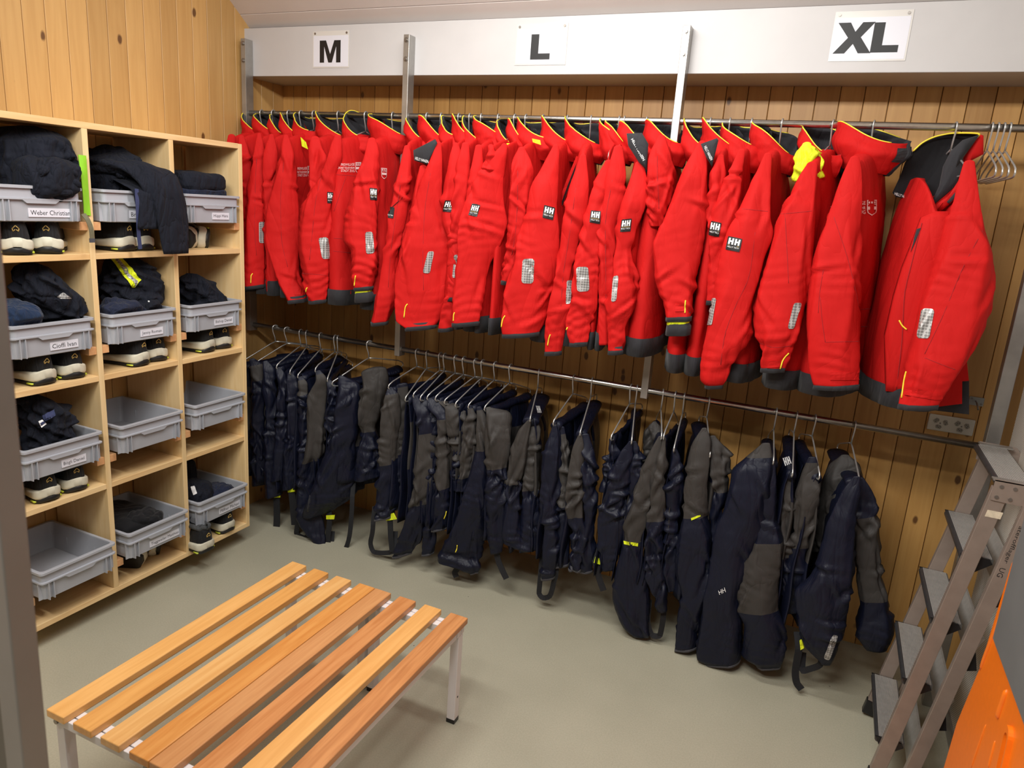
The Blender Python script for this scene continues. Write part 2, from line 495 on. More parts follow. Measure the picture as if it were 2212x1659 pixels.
# sloping boarded ceiling
D = np.array([0.0, -0.80, 0.60]); Nn = np.array([0.0, 0.60, 0.80])
ceil = None
P0 = np.array([0.0, -0.232, 2.470]); s = 0.0
widths = [0.078] + [0.15] * 16
for i, w in enumerate(widths):
    mb = MB()
    a = P0 + D * (s + 0.0008); b = P0 + D * (s + w - 0.0008)
    ch = 0.002
    prof = [a + Nn * ch, a + D * ch, b - D * ch, b + Nn * ch, b + Nn * 0.02, a + Nn * 0.02]
    mb.loft([[p + np.array([xx, 0, 0]) for p in prof] for xx in (-0.01, 4.6)])
    if i == 0:
        m2 = MB(); q0 = P0 + Nn * 0.022 - D * 0.05; q1 = P0 + Nn * 0.022 + D * 2.6
        m2.loft([[q0 + (xx, 0, 0), q1 + (xx, 0, 0), q1 + Nn * 0.05 + (xx, 0, 0), q0 + Nn * 0.05 + (xx, 0, 0)] for xx in (-0.01, 4.6)])
        ceil = tag(build(m2, 'ceiling', M['ceiling_paint']), kind='structure')
    build(mb, 'ceiling_board', M['ceiling_paint'], ceil)
    s += w

# ================================================================== rack posts and rails
YR, ZU, ZL = -0.2938, 2.0745, 1.0272
RR = 0.0125
def rack_post(x, top, label, shiny=False):
    t = thing('rack_post', label, 'post', (x, YR, 0.997), 0, 'metal posts of the clothes rack')
    mb = MB(); mb.box(-0.014, 0.014, -0.025, 0.024, 0.0, top - 0.997)
    build(mb, 'tube', M['alu'], t, bevel=0.0015)
    for dz in (0.022, 0.098):
        mb = MB(); z = top - 0.997 - dz
        mb.cyl((0, -0.025, z), (0, -0.0272, z), 0.0105, 20)
        mb.cyl((0, -0.0272, z), (0, -0.033, z), 0.0068, 6)
        build(mb, 'bolt', M['screw'], t)
    return t
rack_post(0.0375, 2.407, 'metal rack post bolted to the beam left of the M sign, beside the shelf corner')
rack_post(0.953, 2.402, 'metal rack post bolted to the beam between the M and L signs')
rack_post(2.147, 2.403, 'metal rack post bolted to the beam between the L and XL signs')
mb = MB(); mb.cyl((0.02, YR, ZU), (3.60, YR, ZU), RR, 20)
tag(build(mb, 'clothes_rail', M['steel'], smooth=True), 'upper round steel clothes rail carrying the red jackets', 'rail')
mb = MB(); mb.cyl((0.02, YR, ZL), (3.338, YR, ZL), RR, 20)
tag(build(mb, 'clothes_rail', M['steel'], smooth=True), 'lower round steel clothes rail carrying the navy trousers', 'rail')

# ================================================================== size signs
GL = {'M': [[(0, 0), (0, 1), (.30, 1), (.5, .38), (.70, 1), (1, 1), (1, 0), (.79, 0), (.79, .74), (.585, 0), (.415, 0), (.21, .74), (.21, 0)]],
      'L': [[(0, 0), (0, 1), (.40, 1), (.40, .24), (1, .24), (1, 0)]],
      'X': [[(0, 0), (.345, .51), (.03, 1), (.36, 1), (.515, .70), (.68, 1), (1, 1), (.68, .52), (1.0, 0), (.67, 0), (.50, .31), (.31, 0)]]}
def sign(word, px, letters, label):
    yb = -0.2696
    (x0, y0), (x1, y1) = px
    A, B = atp(x0, y0, yb), atp(x1, y1, yb)
    cx, cz, w, h = (A[0] + B[0]) / 2, (A[2] + B[2]) / 2, B[0] - A[0], A[2] - B[2]
    t = thing('size_sign', label, 'sign', (cx, yb, cz), 0, 'laminated size signs on the beam')
    mb = MB(); mb.box(-w / 2, w / 2, -0.0010, 0, -h / 2, h / 2)
    build(mb, 'laminate', M['film'], t)
    mb = MB(); mb.box(-w / 2 + .005, w / 2 - .005, -0.0017, -0.0010, -h / 2 + .005, h / 2 - .020)
    build(mb, 'paper_sheet', M['paper'], t)
    for (ch, lx0, ly0, lx1, ly1) in letters:
        P, Q = atp(lx0, ly0, yb), atp(lx1, ly1, yb)
        mb = MB()
        for poly in GL[ch]:
            mb.prism([(P[0] - cx + (Q[0] - P[0]) * u, Q[2] - cz + (P[2] - Q[2]) * v) for u, v in poly], (0, -0.0017, 0), (1, 0, 0), (0, 0, 1), (0, -1, 0), 0.0006)
        build(mb, 'letter', M['ink'], t)
    for sx in (-1, 1):
        mb = MB(); mb.cyl((sx * (w / 2 - .014), -0.001, h / 2 - .010), (sx * (w / 2 - .014), -0.0032, h / 2 - .010), 0.0048, 14)
        build(mb, 'screw', M['screw'], t)
sign('M', ((676, 68), (754, 146)), [('M', 691.5, 88, 736, 135)], 'white laminated sign with a black M above the leftmost jackets')
sign('L', ((1117, 53), (1221, 140)), [('L', 1149, 74.5, 1187, 128.5)], 'white laminated sign with a black L above the middle jackets')
sign('XL', ((1806, 26), (1955, 131)), [('X', 1809, 50, 1880, 115), ('L', 1890, 49, 1938, 113)], 'white laminated sign with black letters XL above the rightmost jackets')

# ================================================================== sockets
sk = thing('power_socket', 'white quadruple wall socket under the rightmost red jacket', 'socket', (3.279, -0.0015, 1.022))
mb = MB(); mb.box(-.078, .078, -0.009, 0, -.032, .032); build(mb, 'cover_plate', M['socket'], sk, bevel=0.006, seg=3)
for cx in (-0.036, 0.036):
    for a in (20, 140, 260):
        r = math.radians(a); c = np.array([cx + .019 * math.cos(r), -0.0093, .015 * math.sin(r)])
        e = np.array([-math.sin(r), 0, math.cos(r)]); f = np.array([math.cos(r), 0, math.sin(r)])
        mb = MB()
        mb.prism([(-.011, -.003), (-.006, -.008), (.006, -.008), (.011, -.003), (.008, .007), (-.008, .007)], c, e, f, (0, -1, 0), 0.0015)
        o = build(mb, 'outlet', M['socket_dark'], sk)
        mh = MB()
        for dd in (-.005, 0, .005):
            p = c + e * dd + f * (-.002 if dd else .002)
            mh.cyl(p + (0, -.0015, 0), p + (0, -.0022, 0), 0.0015, 8)
        build(mh, 'pin_holes', M['ink'], o)
    mb = MB(); mb.cyl((cx, -.009, 0), (cx, -.0105, 0), 0.003, 10); build(mb, 'screw', M['screw'], sk)
br = thing('wall_hook', 'small metal hook plate screwed to the plank wall beside the rightmost red jacket', 'hook', (3.345, -0.0015, 1.127))
mb = MB(); mb.box(-.024, .024, -.004, 0, -.016, .016); build(mb, 'plate', M['alu'], br)
mb = MB(); mb.tube([(-.002, -.004, 0), (-.002, -.030, -.002), (.000, -.045, -.010), (.004, -.048, -.024)], 0.003, 8); build(mb, 'hook_arm', M['screw'], br, smooth=True)
for sx, sz in ((-.017, .009), (.017, -.009)):
    mb = MB(); mb.cyl((sx, -.004, sz), (sx, -.0055, sz), .004, 10); build(mb, 'screw', M['screw'], br)

# ================================================================== shelving unit
XS, SD, TB = 0.3285, 0.318, 0.0217
YU = [-1.7194, -1.3592, -0.9989, -0.6359]           # right faces of the uprights
ZTOP, ZB0 = 1.9044, 0.0891
ZS = [1.4529, 0.9984, 0.5636, 0.1113]                # tops of the boards
sh = thing('shelving_unit', 'pale pine shelving unit of twelve open cells against the left plank wall', 'shelf', (XS - SD / 2, -1.18, ZB0))
def sbox(name, x0, x1, y0, y1, z0, z1, mat, bevel=0.0015):
    mb = MB(); mb.box(x0, x1, y0, y1, z0, z1)
    return build(mb, name, mat, sh, bevel=bevel, world=True)
sbox('top_board', XS - SD, XS, YU[0] - TB, YU[3] - TB, ZTOP - TB, ZTOP, M['shelf_pine_h'])
sbox('bottom_board', XS - SD, XS, YU[0] - TB, YU[3] - TB, ZB0, ZS[3], M['shelf_pine_h'])
for i, yu in enumerate(YU):
    sbox('side_panel' if i in (0, 3) else 'divider', XS - SD, XS, yu - TB, yu, (ZB0 if i == 3 else ZS[3]), (ZTOP - 0.001 if i == 3 else ZTOP - TB), M['shelf_pine_v'])
for i in range(3):
    for z in ZS[:3]:
        sbox('shelf_board', XS - SD, XS - 0.002, YU[i], YU[i + 1] - TB, z - TB, z, M['shelf_pine_h'])
BZ = 0.112                                           # crate floor above the shelf board
for i in range(3):
    for z in ZS:
        for side in (0, 1):
            ya = YU[i] if side == 0 else YU[i + 1] - TB - 0.030
            sbox('batten', XS - SD, XS - 0.004, ya, ya + 0.030, z + BZ - 0.030, z + BZ - 0.0005, M['batten'])
# wall brackets that carry the unit clear of the floor
for y in (-1.5, -0.85):
    sbox('wall_batten', 0.0005, XS - SD - 0.0005, y - 0.02, y + 0.02, ZTOP - 0.30, ZTOP - TB, M['batten'])

# ================================================================== crates
CW, CDp, CH = 0.300, 0.385, 0.1165
def crate_mesh():
    mb = MB()
    def rr(hx, hy, z, r=0.014, n=4):
        pts = []
        for cx, cy, a0 in ((hx - r, hy - r, 0), (-hx + r, hy - r, 90), (-hx + r, -hy + r, 180), (hx - r, -hy + r, 270)):
            for k in range(n + 1):
                a = math.radians(a0 + 90 * k / n)
                pts.append((cx + r * math.cos(a), cy + r * math.sin(a), z))
        return pts
    X, Y = CDp / 2, CW / 2                            # local x = depth (front at +x), y = width
    R = [rr(X - .022, Y - .020, 0.0), rr(X - .017, Y - .015, .003), rr(X - .011, Y - .010, .070), rr(X - .001, Y - .001, .071), rr(X - .001, Y - .001, .0755),
         rr(X - .009, Y - .008, .0765), rr(X - .009, Y - .008, .106), rr(X, Y, .107), rr(X, Y, CH - .001), rr(X - .002, Y - .002, CH),
         rr(X - .014, Y - .012, CH), rr(X - .015, Y - .013, CH - .004), rr(X - .022, Y - .020, .006)]
    mb.loft(R, True, True)
    for sy in (-1, 1):                                # corner fins and wall ribs of the front and back
        for sx in (-1, 1):
            mb.box(*sorted((sx * (X - .018), sx * (X - .002))), *sorted((sy * (Y - .026), sy * (Y - .029))), .003, .071)
            mb.box(*sorted((sx * (X - .026), sx * (X - .029))), *sorted((sy * (Y - .018), sy * (Y - .002))), .003, .071)
            mb.box(*sorted((sx * (X - .018), sx * (X - .003))), *sorted((sy * (Y - .048), sy * (Y - .045))), .003, .071)
            mb.box(*sorted((sx * (X - .110), sx * (X - .107))), *sorted((sy * (Y - .018), sy * (Y - .002))), .003, .071)
    for sx in (-1, 1):                                # moulded grip under the middle rib
        xa = sx * (X - .012)
        mb.prism([(-.062, .071), (-.048, .060), (.048, .060), (.062, .071)], (xa, 0, 0), (0, 1, 0), (0, 0, 1), (sx, 0, 0), 0.0105)
    return mb.mesh('crate_body', [M['crate']])
CM = crate_mesh()
XCF = XS + 0.030                                      # crate fronts stand a little proud of the shelf
CRATES = {}
def crate(row, col, label, word=None, dx=0.0, dy=0.0, rz=0.0, ty=0.03, tw=0.115):
    yc = (YU[col] + YU[col + 1] - TB) / 2 + dy
    z = ZS[row] + BZ
    xc = XCF - CDp / 2 + dx
    t = thing('storage_crate', label, 'crate', (xc, yc, z), rz, 'grey crates in the shelving unit')
    link('crate_body', CM, t)
    if word:
        xf = CDp / 2 - .0135
        a = text_geo(word, 0.0)[2]
        h = 0.0155; w = min(h * a, tw)
        mb = MB(); mb.obox((xf, ty, .030), (.0008, 0, 0), (0, w / 2 + .007, 0), (0, 0, .0145))
        lab = build(mb, 'name_label', M['paper'], t)
        mt = flat_text(word, (xf + .0011, ty - w / 2, .030 - h / 2 + (-.002 if 'g' in word or 'y' in word else 0)), (0, 1, 0), (0, 0, 1), w, h, 0.0)
        build(mt, 'lettering', M['ink'], lab)
    CRATES[(row, col)] = (xc, yc, z)
    return t
crate(0, 0, 'grey crate overflowing with dark sweaters in the top left cell of the shelf', 'Weber Christian', ty=.035, tw=.135, dy=-.01)
crate(0, 1, 'grey crate with a jacket sleeve and blue strap hanging over its front, top middle cell', 'Brunner', ty=.008, tw=.085)
crate(0, 2, 'grey crate with neatly folded dark clothes in the top right cell of the shelf', 'Hüppi Hans', ty=.045)
crate(1, 0, 'grey crate with blue fleece and dark jacket, second row left cell of the shelf', 'Cioffi Ivan', ty=.035)
crate(1, 1, 'grey crate with striped yellow reflective clothing, second row middle cell of the shelf', 'Jenny Roman', ty=.035)
crate(1, 2, 'grey crate with one low dark garment, second row right cell of the shelf', 'Bishop Daniel', ty=.045)
crate(2, 0, 'grey crate with dark emblem jacket, third row left cell of the shelf', 'Bögli Daniel', ty=.035)
crate(2, 1, 'empty grey crate in the third row, middle column of the shelf', dx=.015)
crate(2, 2, 'empty grey crate in the third row, right column of the shelf', dx=.008)
crate(3, 0, 'empty grey crate in the bottom row, left column of the shelf', dx=.03)
crate(3, 1, 'grey crate with black folded clothes in the bottom row, middle column of the shelf', 'Toggweiler Matthias', ty=.03, tw=.150, dx=.02)
crate(3, 2, 'grey crate with dark trousers and white cloth tag, bottom row right cell of the shelf', 'Pfiffner Michael', ty=.040, tw=.115, dx=.01)

# ================================================================== cloth heaps in the crates
def folds(P, seed, f, n=7, sharp=0.55):
    r = np.random.default_rng(seed)
    P = np.asarray(P, float)
    out = np.zeros(P.shape[:-1])
    w1 = np.sin(P @ (r.normal(size=3) * f * .5) + r.uniform(0, 6)) * 0.9
    w2 = np.sin(P @ (r.normal(size=3) * f * .7) + r.uniform(0, 6)) * 0.6
    tot = 0
    for k in range(n):
        d = r.normal(size=3); d /= np.linalg.norm(d)
        fr = f * (0.7 + 1.6 * k / n); a = 1.0 / (1 + 0.55 * k)
        s = np.sin(P @ d * fr + w1 * r.uniform(.5, 1.6) + w2 + r.uniform(0, 6.28))
        out += a * (np.abs(s) ** sharp - 0.6)
        tot += a
    return out / tot
def lump(name, parent, mat, c, size, seed, amp=0.016, rz=0.0, e=0.75, flat=0.0, tilt=0.0, fr=26, n=56, k=80, mats=None):
    """a crumpled or folded garment: closed superellipsoid with cloth folds"""
    th = np.linspace(-np.pi / 2, np.pi / 2, n); ph = np.linspace(0, 2 * np.pi, k, endpoint=False)
    se = lambda v, p: np.sign(v) * np.abs(v) ** p
    T, Pp = np.meshgrid(th, ph, indexing='ij')
    X = se(np.cos(T), e) * se(np.cos(Pp), e); Y = se(np.cos(T), e) * se(np.sin(Pp), e); Z = se(np.sin(T), e * .8)
    P = np.stack([X * size[0] / 2, Y * size[1] / 2, Z * size[2] / 2], -1)
    N = np.stack([X / size[0], Y / size[1], Z / size[2]], -1); N /= np.linalg.norm(N, axis=-1, keepdims=True) + 1e-9
    d = folds(P, seed, fr, 8, .9) * amp * 2.6 + folds(P * 1.0 + 5, seed + 50, fr * 2.6, 6, .8) * amp * .9
    if flat > 0:                                      # folded layers
        d = d * (1 - flat) + flat * amp * (np.abs(np.sin(P[..., 2] * np.pi / 0.022)) - .5) * .8
    P = P + N * d[..., None]
    ca, sa = math.cos(tilt), math.sin(tilt)
    P = P @ np.array([[1, 0, 0], [0, ca, sa], [0, -sa, ca]])
    cr, sr = math.cos(rz), math.sin(rz)
    P = P @ np.array([[cr, sr, 0], [-sr, cr, 0], [0, 0, 1]]) + np.asarray(c, float)
    mb = MB(); mb.loft(P, True, True)
    return mb, name, mat, parent
HEAP = 'clothes lying in the crates'
def Zc(tag_, *pts):
    ox, oy, s = {'A': (0, 200, 3.95), 'B': (0, 540, 3.95), 'C': (0, 940, 3.95), '4': (500, 200, 3.3175), '5': (800, 220, 2.962), '6': (1100, 220, 2.86), '7': (1400, 220, 2.553),
                 '8': (1700, 220, 2.369), 'k': (520, 680, 3.0735), 'l': (780, 720, 2.962), 'm': (1100, 760, 2.676), 'n': (1400, 820, 2.3696)}[tag_]
    return [(ox + p[0] / s, oy + p[1] / s) for p in pts]
def px_tube(rows, yp, thick=0.045, n=84, k=56, amp=0.007, seed=1, fr=22, bunch=0.0, yd=0.0, mats=None, capm=0, lean=0.0, sq=.72, facet=.55, ncr=12, dome_h=.7, ax=1):
    """rows (y, xleft, xright) measured on the photo, laid on the vertical plane y = yp (+ yd going down); returns rings"""
    rows = sorted(rows); R = np.array(rows, float)
    s = np.linspace(0, 1, n) ** 0.95
    yy = R[0, 0] + (R[-1, 0] - R[0, 0]) * s
    xl, xr = pch(yy, R[:, 0], R[:, 1]), pch(yy, R[:, 0], R[:, 2])
    ang = np.linspace(0, 2 * np.pi, k, endpoint=False)
    out = np.zeros((n, k, 3)); nr = np.zeros((n, k, 3))
    for i in range(n):
        py = yp + yd * s[i]
        A, B = at(xl[i], yy[i], ax, py), at(xr[i], yy[i], ax, py)
        c = (A + B) / 2
        d = (c - CAM)[:2]; d = d / np.linalg.norm(d)
        e = np.array([d[1], -d[0]])
        hw = abs((B - A)[:2] @ e) / 2
        th = min(thick, hw * .75) * (0.35 + 0.65 * min(1, s[i] * 5))
        ca, sa = np.cos(ang), np.sin(ang)
        ca = np.sign(ca) * np.abs(ca) ** sq; sa2 = np.sign(sa) * np.abs(sa) ** sq
        out[i, :, :2] = c[:2] + np.outer(ca * hw, e) + np.outer(sa2 * th, d)
        out[i, :, 2] = c[2] + ca * (B - A)[2] / 2
        nr[i, :, :2] = np.outer(ca / hw, e) + np.outer(sa2 / th, d)
    nr /= np.linalg.norm(nr, axis=-1, keepdims=True) + 1e-9
    env = np.minimum(1, np.minimum(s * 6 + .1, 1))[:, None]
    r = np.random.default_rng(seed + 77)
    mfac = 5; ph = r.uniform(0, 6) + r.uniform(-1.6, 1.6) * s[:, None] + .35 * np.sin(s[:, None] * 7 + seed)
    psi = np.mod(ang[None, :] + ph, 2 * np.pi / mfac) - np.pi / mfac
    fac = 1 + facet * env * (np.cos(np.pi / mfac) / np.cos(psi) - .92)
    cen = out.mean(1, keepdims=True)
    out = cen + (out - cen) * fac[..., None]
    st = np.array([1.0, 1.0, .38])
    dsp = folds(out * st, seed, fr, 6, .8) * amp * 1.8 * env
    dsp += folds(out * np.array([.8, .8, 1.5]) + 3, seed + 5, fr * 1.5, 5, .7) * amp * .7 * env
    # long pull creases lying in the cloth
    for q in range(ncr):
        ci, cj = int(r.integers(int(n * .12), n - 3)), int(r.integers(0, k))
        c = out[ci, cj]; nn = nr[ci, cj]
        ln = np.array([r.normal() * .5, r.normal() * .5, 1.0]) if r.random() < .6 else np.array([r.normal(), r.normal(), r.normal() * .5])
        ln = ln - nn * (ln @ nn); ln /= np.linalg.norm(ln)
        dv = out - c
        al = dv @ ln; tn = np.cross(nn, ln); pe = dv @ tn; dp = dv @ nn
        ww = np.exp(-(al / r.uniform(.04, .09)) ** 2) * np.exp(-(dp / .03) ** 2)
        wd = r.uniform(.007, .012)
        dsp += amp * 1.0 * ww * (np.exp(-(pe / wd) ** 2) - .9 * np.exp(-((pe - wd * 1.7) / wd) ** 2)) * env
    # puckers on the inside of the elbow and above the cuff
    for s0, w0, am in ((r.uniform(.45, .62), .07, 1.0), (.90, .07, .8)):
        a0 = r.uniform(0, 2 * np.pi)
        da = np.abs(np.mod(ang[None, :] - a0 + np.pi, 2 * np.pi) - np.pi)
        z = out[..., 2]
        dsp += amp * .9 * am * np.exp(-((s[:, None] - s0) / w0) ** 2) * np.exp(-(da / 1.1) ** 2) * (np.abs(np.sin(z * 95 + 1.4 * da + seed)) ** .8 - .55)
    if bunch:
        z = out[..., 2]; w = np.exp(-((s - .88) / .10) ** 2)[:, None] + .5 * np.exp(-((s - .55) / .08) ** 2)[:, None]
        dsp += bunch * w * (np.abs(np.sin(z * 85 + 3 * np.sin(ang * 1.0 + seed)[None, :] + seed)) - .5)
    Rr = out + nr * dsp[..., None]
    c0 = Rr[0].mean(0); e0 = Rr[0] - c0; hh = np.linalg.norm(e0, axis=1).max() * dome_h
    dome = [c0 + e0 * math.sin(a_) + np.array([0, 0, hh * math.cos(a_)]) for a_ in (.12, .5, .9, 1.25)]
    Rr = np.concatenate([np.array(dome), Rr], 0)
    s = np.concatenate([[0] * 4, s]); yy = np.concatenate([[yy[0]] * 4, yy])
    return Rr, s, yy
def heap(name, label, cat, row, col, zt, rows, xp, seed, mat, thick=.10, amp=.012):
    """a crumpled garment whose outline was measured on the photo, lying in its crate"""
    xc, yc, z = CRATES[(row, col)]
    r2 = [(lambda a, c_: (a[1], a[0], c_[0]))(Zc(zt, (xl, y))[0], Zc(zt, (xr, y))[0]) for y, xl, xr in rows]
    R, _, _ = px_tube(r2, xp, thick, n=70, k=90, amp=amp, seed=seed, fr=26, facet=.5, ncr=34, dome_h=.12, ax=0, sq=.85)
    sh_ = R.shape; V = R.reshape(-1, 3); rim = z + CH
    f = np.clip((rim + .022 - V[:, 2]) / .020, 0, 1)
    V[:, 2] = np.maximum(V[:, 2], z + .008)
    for a_, c_, h_ in ((0, xc, .168), (1, yc, .128)):
        d_ = V[:, a_] - c_; lim = h_ * f + (1 - f) * (.5 if a_ == 0 else .166)
        V[:, a_] = c_ + np.clip(d_, -lim, lim)
    V[:, 0] = np.maximum(V[:, 0], .02)
    t = thing(name, label, cat, (V[:, 0].mean(), V[:, 1].mean(), V[:, 2].min()), 0, HEAP)
    mb = MB(); mb.loft(V.reshape(sh_), True, True)
    build(mb, 'cloth', mat, t, smooth=True, world=True)
    return t, BVHTree.FromPolygons([tuple(v) for v in V], mb.F)
def garment(name, label, cat, row, col, off, size, seed, mat, over=False, **kw):
    xc, yc, z = CRATES[(row, col)]
    c = np.array([xc + off[0], yc + off[1], z + off[2]])
    t = thing(name, label, cat, (c[0], c[1], c[2] - size[2] / 2), 0, HEAP)
    mb, _, _, _ = lump('cloth', t, mat, c, size, seed, **kw)
    if not over:                                      # keep the cloth inside the crate walls below the rim
        V = np.concatenate(mb.V); rim = z + CH
        f = np.clip((rim + .022 - V[:, 2]) / .020, 0, 1)
        V[:, 2] = np.maximum(V[:, 2], z + .008)
        for a_, c_, h_ in ((0, xc, .168), (1, yc, .128)):
            d_ = V[:, a_] - c_
            V[:, a_] = c_ + d_ * (1 - f) + np.clip(d_, -h_, h_) * f
        mb.V = [V]
    o = build(mb, 'cloth', mat, t, smooth=True, world=True)
    V = np.concatenate([v for v in mb.V]); 
    bv = BVHTree.FromPolygons([tuple(v) for v in (V + ROOT[t.name][0])], mb.F)
    return t, bv

def cast(bv, px, py):
    d = ray(px, py); d = d / np.linalg.norm(d)
    h = bv.ray_cast(Vector(CAM), Vector(d))
    if h[0] is None: return None
    n = np.array(h[1]);
    if n @ d > 0: n = -n
    return np.array(h[0]), n
def quad_uv(q, u, v):
    q = np.asarray(q, float)                          # tl, tr, br, bl ; v down
    return (q[0] * (1 - u) + q[1] * u) * (1 - v) + (q[3] * (1 - u) + q[2] * u) * v
def cast_safe(bv, p, last):
    r = cast(bv, *p)
    if r is None:
        dep = last if last is not None else 2.6
        d = ray(*p); d /= np.linalg.norm(d)
        h = bv.find_nearest(Vector(CAM + d * dep))
        n = -d
        return np.array(h[0]), n, True
    return r[0], r[1], False
def decal(bv, quad, name, mat, parent, off=0.0022, n=5, m=7, round_=0.25, label=None):
    """a sewn-on patch that follows the cloth under it"""
    P = np.zeros((m + 1, n + 1, 3)); miss = 0; last = None
    for i in range(m + 1):
        for j in range(n + 1):
            u, v = j / n, i / m
            if round_:
                ru, rv = .26 * round_, .13 * round_
                a_, b_ = max(0, (ru - min(u, 1 - u)) / ru), max(0, (rv - min(v, 1 - v)) / rv)
                if a_ > 0 and b_ > 0:
                    sc_ = max(a_, b_) / math.hypot(a_, b_)
                    du, dv_ = ru * (1 - a_ * sc_), rv * (1 - b_ * sc_)
                    u = du if u < .5 else 1 - du; v = dv_ if v < .5 else 1 - dv_
            h, nn, ms = cast_safe(bv, quad_uv(quad, u, v), last)
            miss += ms; last = np.linalg.norm(h - CAM)
            P[i, j] = h + nn * off
    if miss > 0.45 * (m + 1) * (n + 1): return None
    d = ray(*np.mean(np.asarray(quad, float), 0)); d /= np.linalg.norm(d)
    Q = np.zeros((m + 3, n + 3, 3)); Q[1:-1, 1:-1] = P
    Q[0, 1:-1], Q[-1, 1:-1], Q[1:-1, 0], Q[1:-1, -1] = P[0], P[-1], P[:, 0], P[:, -1]
    Q[0, 0], Q[0, -1], Q[-1, 0], Q[-1, -1] = P[0, 0], P[0, -1], P[-1, 0], P[-1, -1]
    e = d * (off + .002)
    Q[0] += e; Q[-1] += e; Q[1:-1, 0] += e; Q[1:-1, -1] += e
    mb = MB(); mb.grid(Q[:, ::-1])
    o = build(mb, name, mat, parent, smooth=False, world=True)
    if label: o['label'] = label
    return o
def decal_text(bv, quad, txt, name, mat, parent, off=0.0032, bold=0.0, mb=None):
    V, F, _ = text_geo(txt, bold)
    last = None; W = []; bad = 0
    for u, v in V:
        h, nn, ms = cast_safe(bv, quad_uv(quad, u, 1 - v), last)
        bad += ms
        last = np.linalg.norm(h - CAM); W.append(h + nn * off)
    if bad > .5 * len(V): return None
    mb = MB(); mb.add(W, F)
    return build(mb, name, mat, parent, world=True)
def decal_polys(bv, quad, polys, name, mat, parent, off=0.0032):
    mb = MB(); last = None
    for poly in polys:
        W = []
        for u, v in poly:
            h, nn, ms = cast_safe(bv, quad_uv(quad, u, v), last)
            if ms: return None
            last = np.linalg.norm(h - CAM); W.append(h + nn * off)
        mb.add(W, [tuple(range(len(W)))])
    return build(mb, name, mat, parent, world=True)
def seam(bv, pts, name, mat, parent, r=0.0016, off=0.0008, n=14):
    pts = np.asarray(pts, float)
    t = np.linspace(0, 1, len(pts)); tt = np.linspace(0, 1, n)
    xs, ys = pch(tt, t, pts[:, 0]), pch(tt, t, pts[:, 1])
    W = []; last = None
    for a, b in zip(xs, ys):
        h, nn, ms = cast_safe(bv, (a, b), last)
        if ms: continue
        last = np.linalg.norm(h - CAM)
        if W and np.linalg.norm(h + nn * off - W[-1]) > 0.08: break
        W.append(h + nn * off)
    if len(W) < 4: return None
    mb = MB(); mb.tube(W, r, 6)
    return build(mb, name, mat, parent, smooth=True, world=True)
def flat_band(pts, w, t, name, mat, parent, face=None, label=None, n=24):
    """webbing strap through world points; face = direction the flat side looks"""
    P = np.asarray(pts, float); tt = np.linspace(0, 1, n); s = np.linspace(0, 1, len(P))
    Q = np.stack([pch(tt, s, P[:, i]) for i in range(3)], 1)
    T = np.gradient(Q, axis=0); T /= np.linalg.norm(T, axis=1)[:, None]
    f = np.asarray(face if face is not None else (0.5, -0.8, 0.2), float)
    R = []
    for q, tg in zip(Q, T):
        sdir = np.cross(tg, f); sdir /= np.linalg.norm(sdir) + 1e-9
        nd = np.cross(sdir, tg)
        R.append([q - sdir * w / 2 - nd * t / 2, q + sdir * w / 2 - nd * t / 2, q + sdir * w / 2 + nd * t / 2, q - sdir * w / 2 + nd * t / 2])
    mb = MB(); mb.loft(R)
    o = build(mb, name, mat, parent, world=True)
    if label: o['label'] = label
    return o

# top row
t, bv = heap('folded_sweater', 'heap of dark sweater overflowing the top left crate', 'sweater', 0, 0, 'A', [(300, -40, 330), (350, -110, 490), (420, -140, 590), (520, -140, 640), (620, -140, 662), (720, -140, 668), (810, -140, 560), (860, -100, 500)], XS - .12, 903, M['cotton'])
t, bv = garment('rolled_sweater', 'rolled dark sweater with turned cuffs at the front of the top left crate', 'sweater', 0, 0, (.150, .055, .140), (.14, .175, .13), 14, M['cotton'], over=True, amp=.017, e=.7, fr=30)
for cx, cy, r in ((.075, .115, .045), (.09, .02, .04)):
    xc, yc, z = CRATES[(0, 0)]
    mb = MB(); a = np.linspace(0, 2 * np.pi, 30, endpoint=False)
    mb.tube([(xc + .20 + .012 * np.sin(3 * q), yc + cx - .02 + r * 1.25 * np.cos(q), z + .115 + cy * .35 + r * .55 * np.sin(q)) for q in np.append(a, 0)], .011, 8)
    build(mb, 'cuff', M['cotton'], t, smooth=True, world=True)
t, bv = heap('crumpled_jacket', 'dark crumpled jacket on the top middle crate with a sleeve hanging over the front', 'jacket', 0, 1, 'A', [(500, 960, 1080), (545, 805, 1150), (600, 778, 1220), (680, 775, 1330), (740, 785, 1400), (800, 795, 1420), (900, 860, 1390)], XS - .11, 905, M['cotton'])
xc, yc, z = CRATES[(0, 1)]
rows = []
for s in np.linspace(0, 1, 26):
    p = np.array([pch([s], [0, .25, .45, .7, 1], [xc + .06, xc + .16, xc + .225, xc + .232, xc + .235])[0], pch([s], [0, .3, .6, 1], [yc + .02, yc + .065, yc + .098, yc + .120])[0], pch([s], [0, .25, .45, .7, 1], [z + .20, z + .19, z + .13, z + .02, z - .115])[0]])
    w = np.interp(s, [0, .5, 1], [.10, .085, .055]); th = np.interp(s, [0, .5, 1], [.04, .022, .012])
    rows.append([p + np.array([th * math.cos(q) * (1 if s < .4 else 1), w * math.sin(q), (th * .8 * math.cos(q) if s < .4 else 0)]) * (1 + .12 * math.sin(5 * q + 9 * s)) for q in np.linspace(0, 2 * np.pi, 26, endpoint=False)])
mb = MB(); mb.loft(rows); build(mb, 'sleeve', M['cotton'], t, smooth=True, world=True)
rows = []
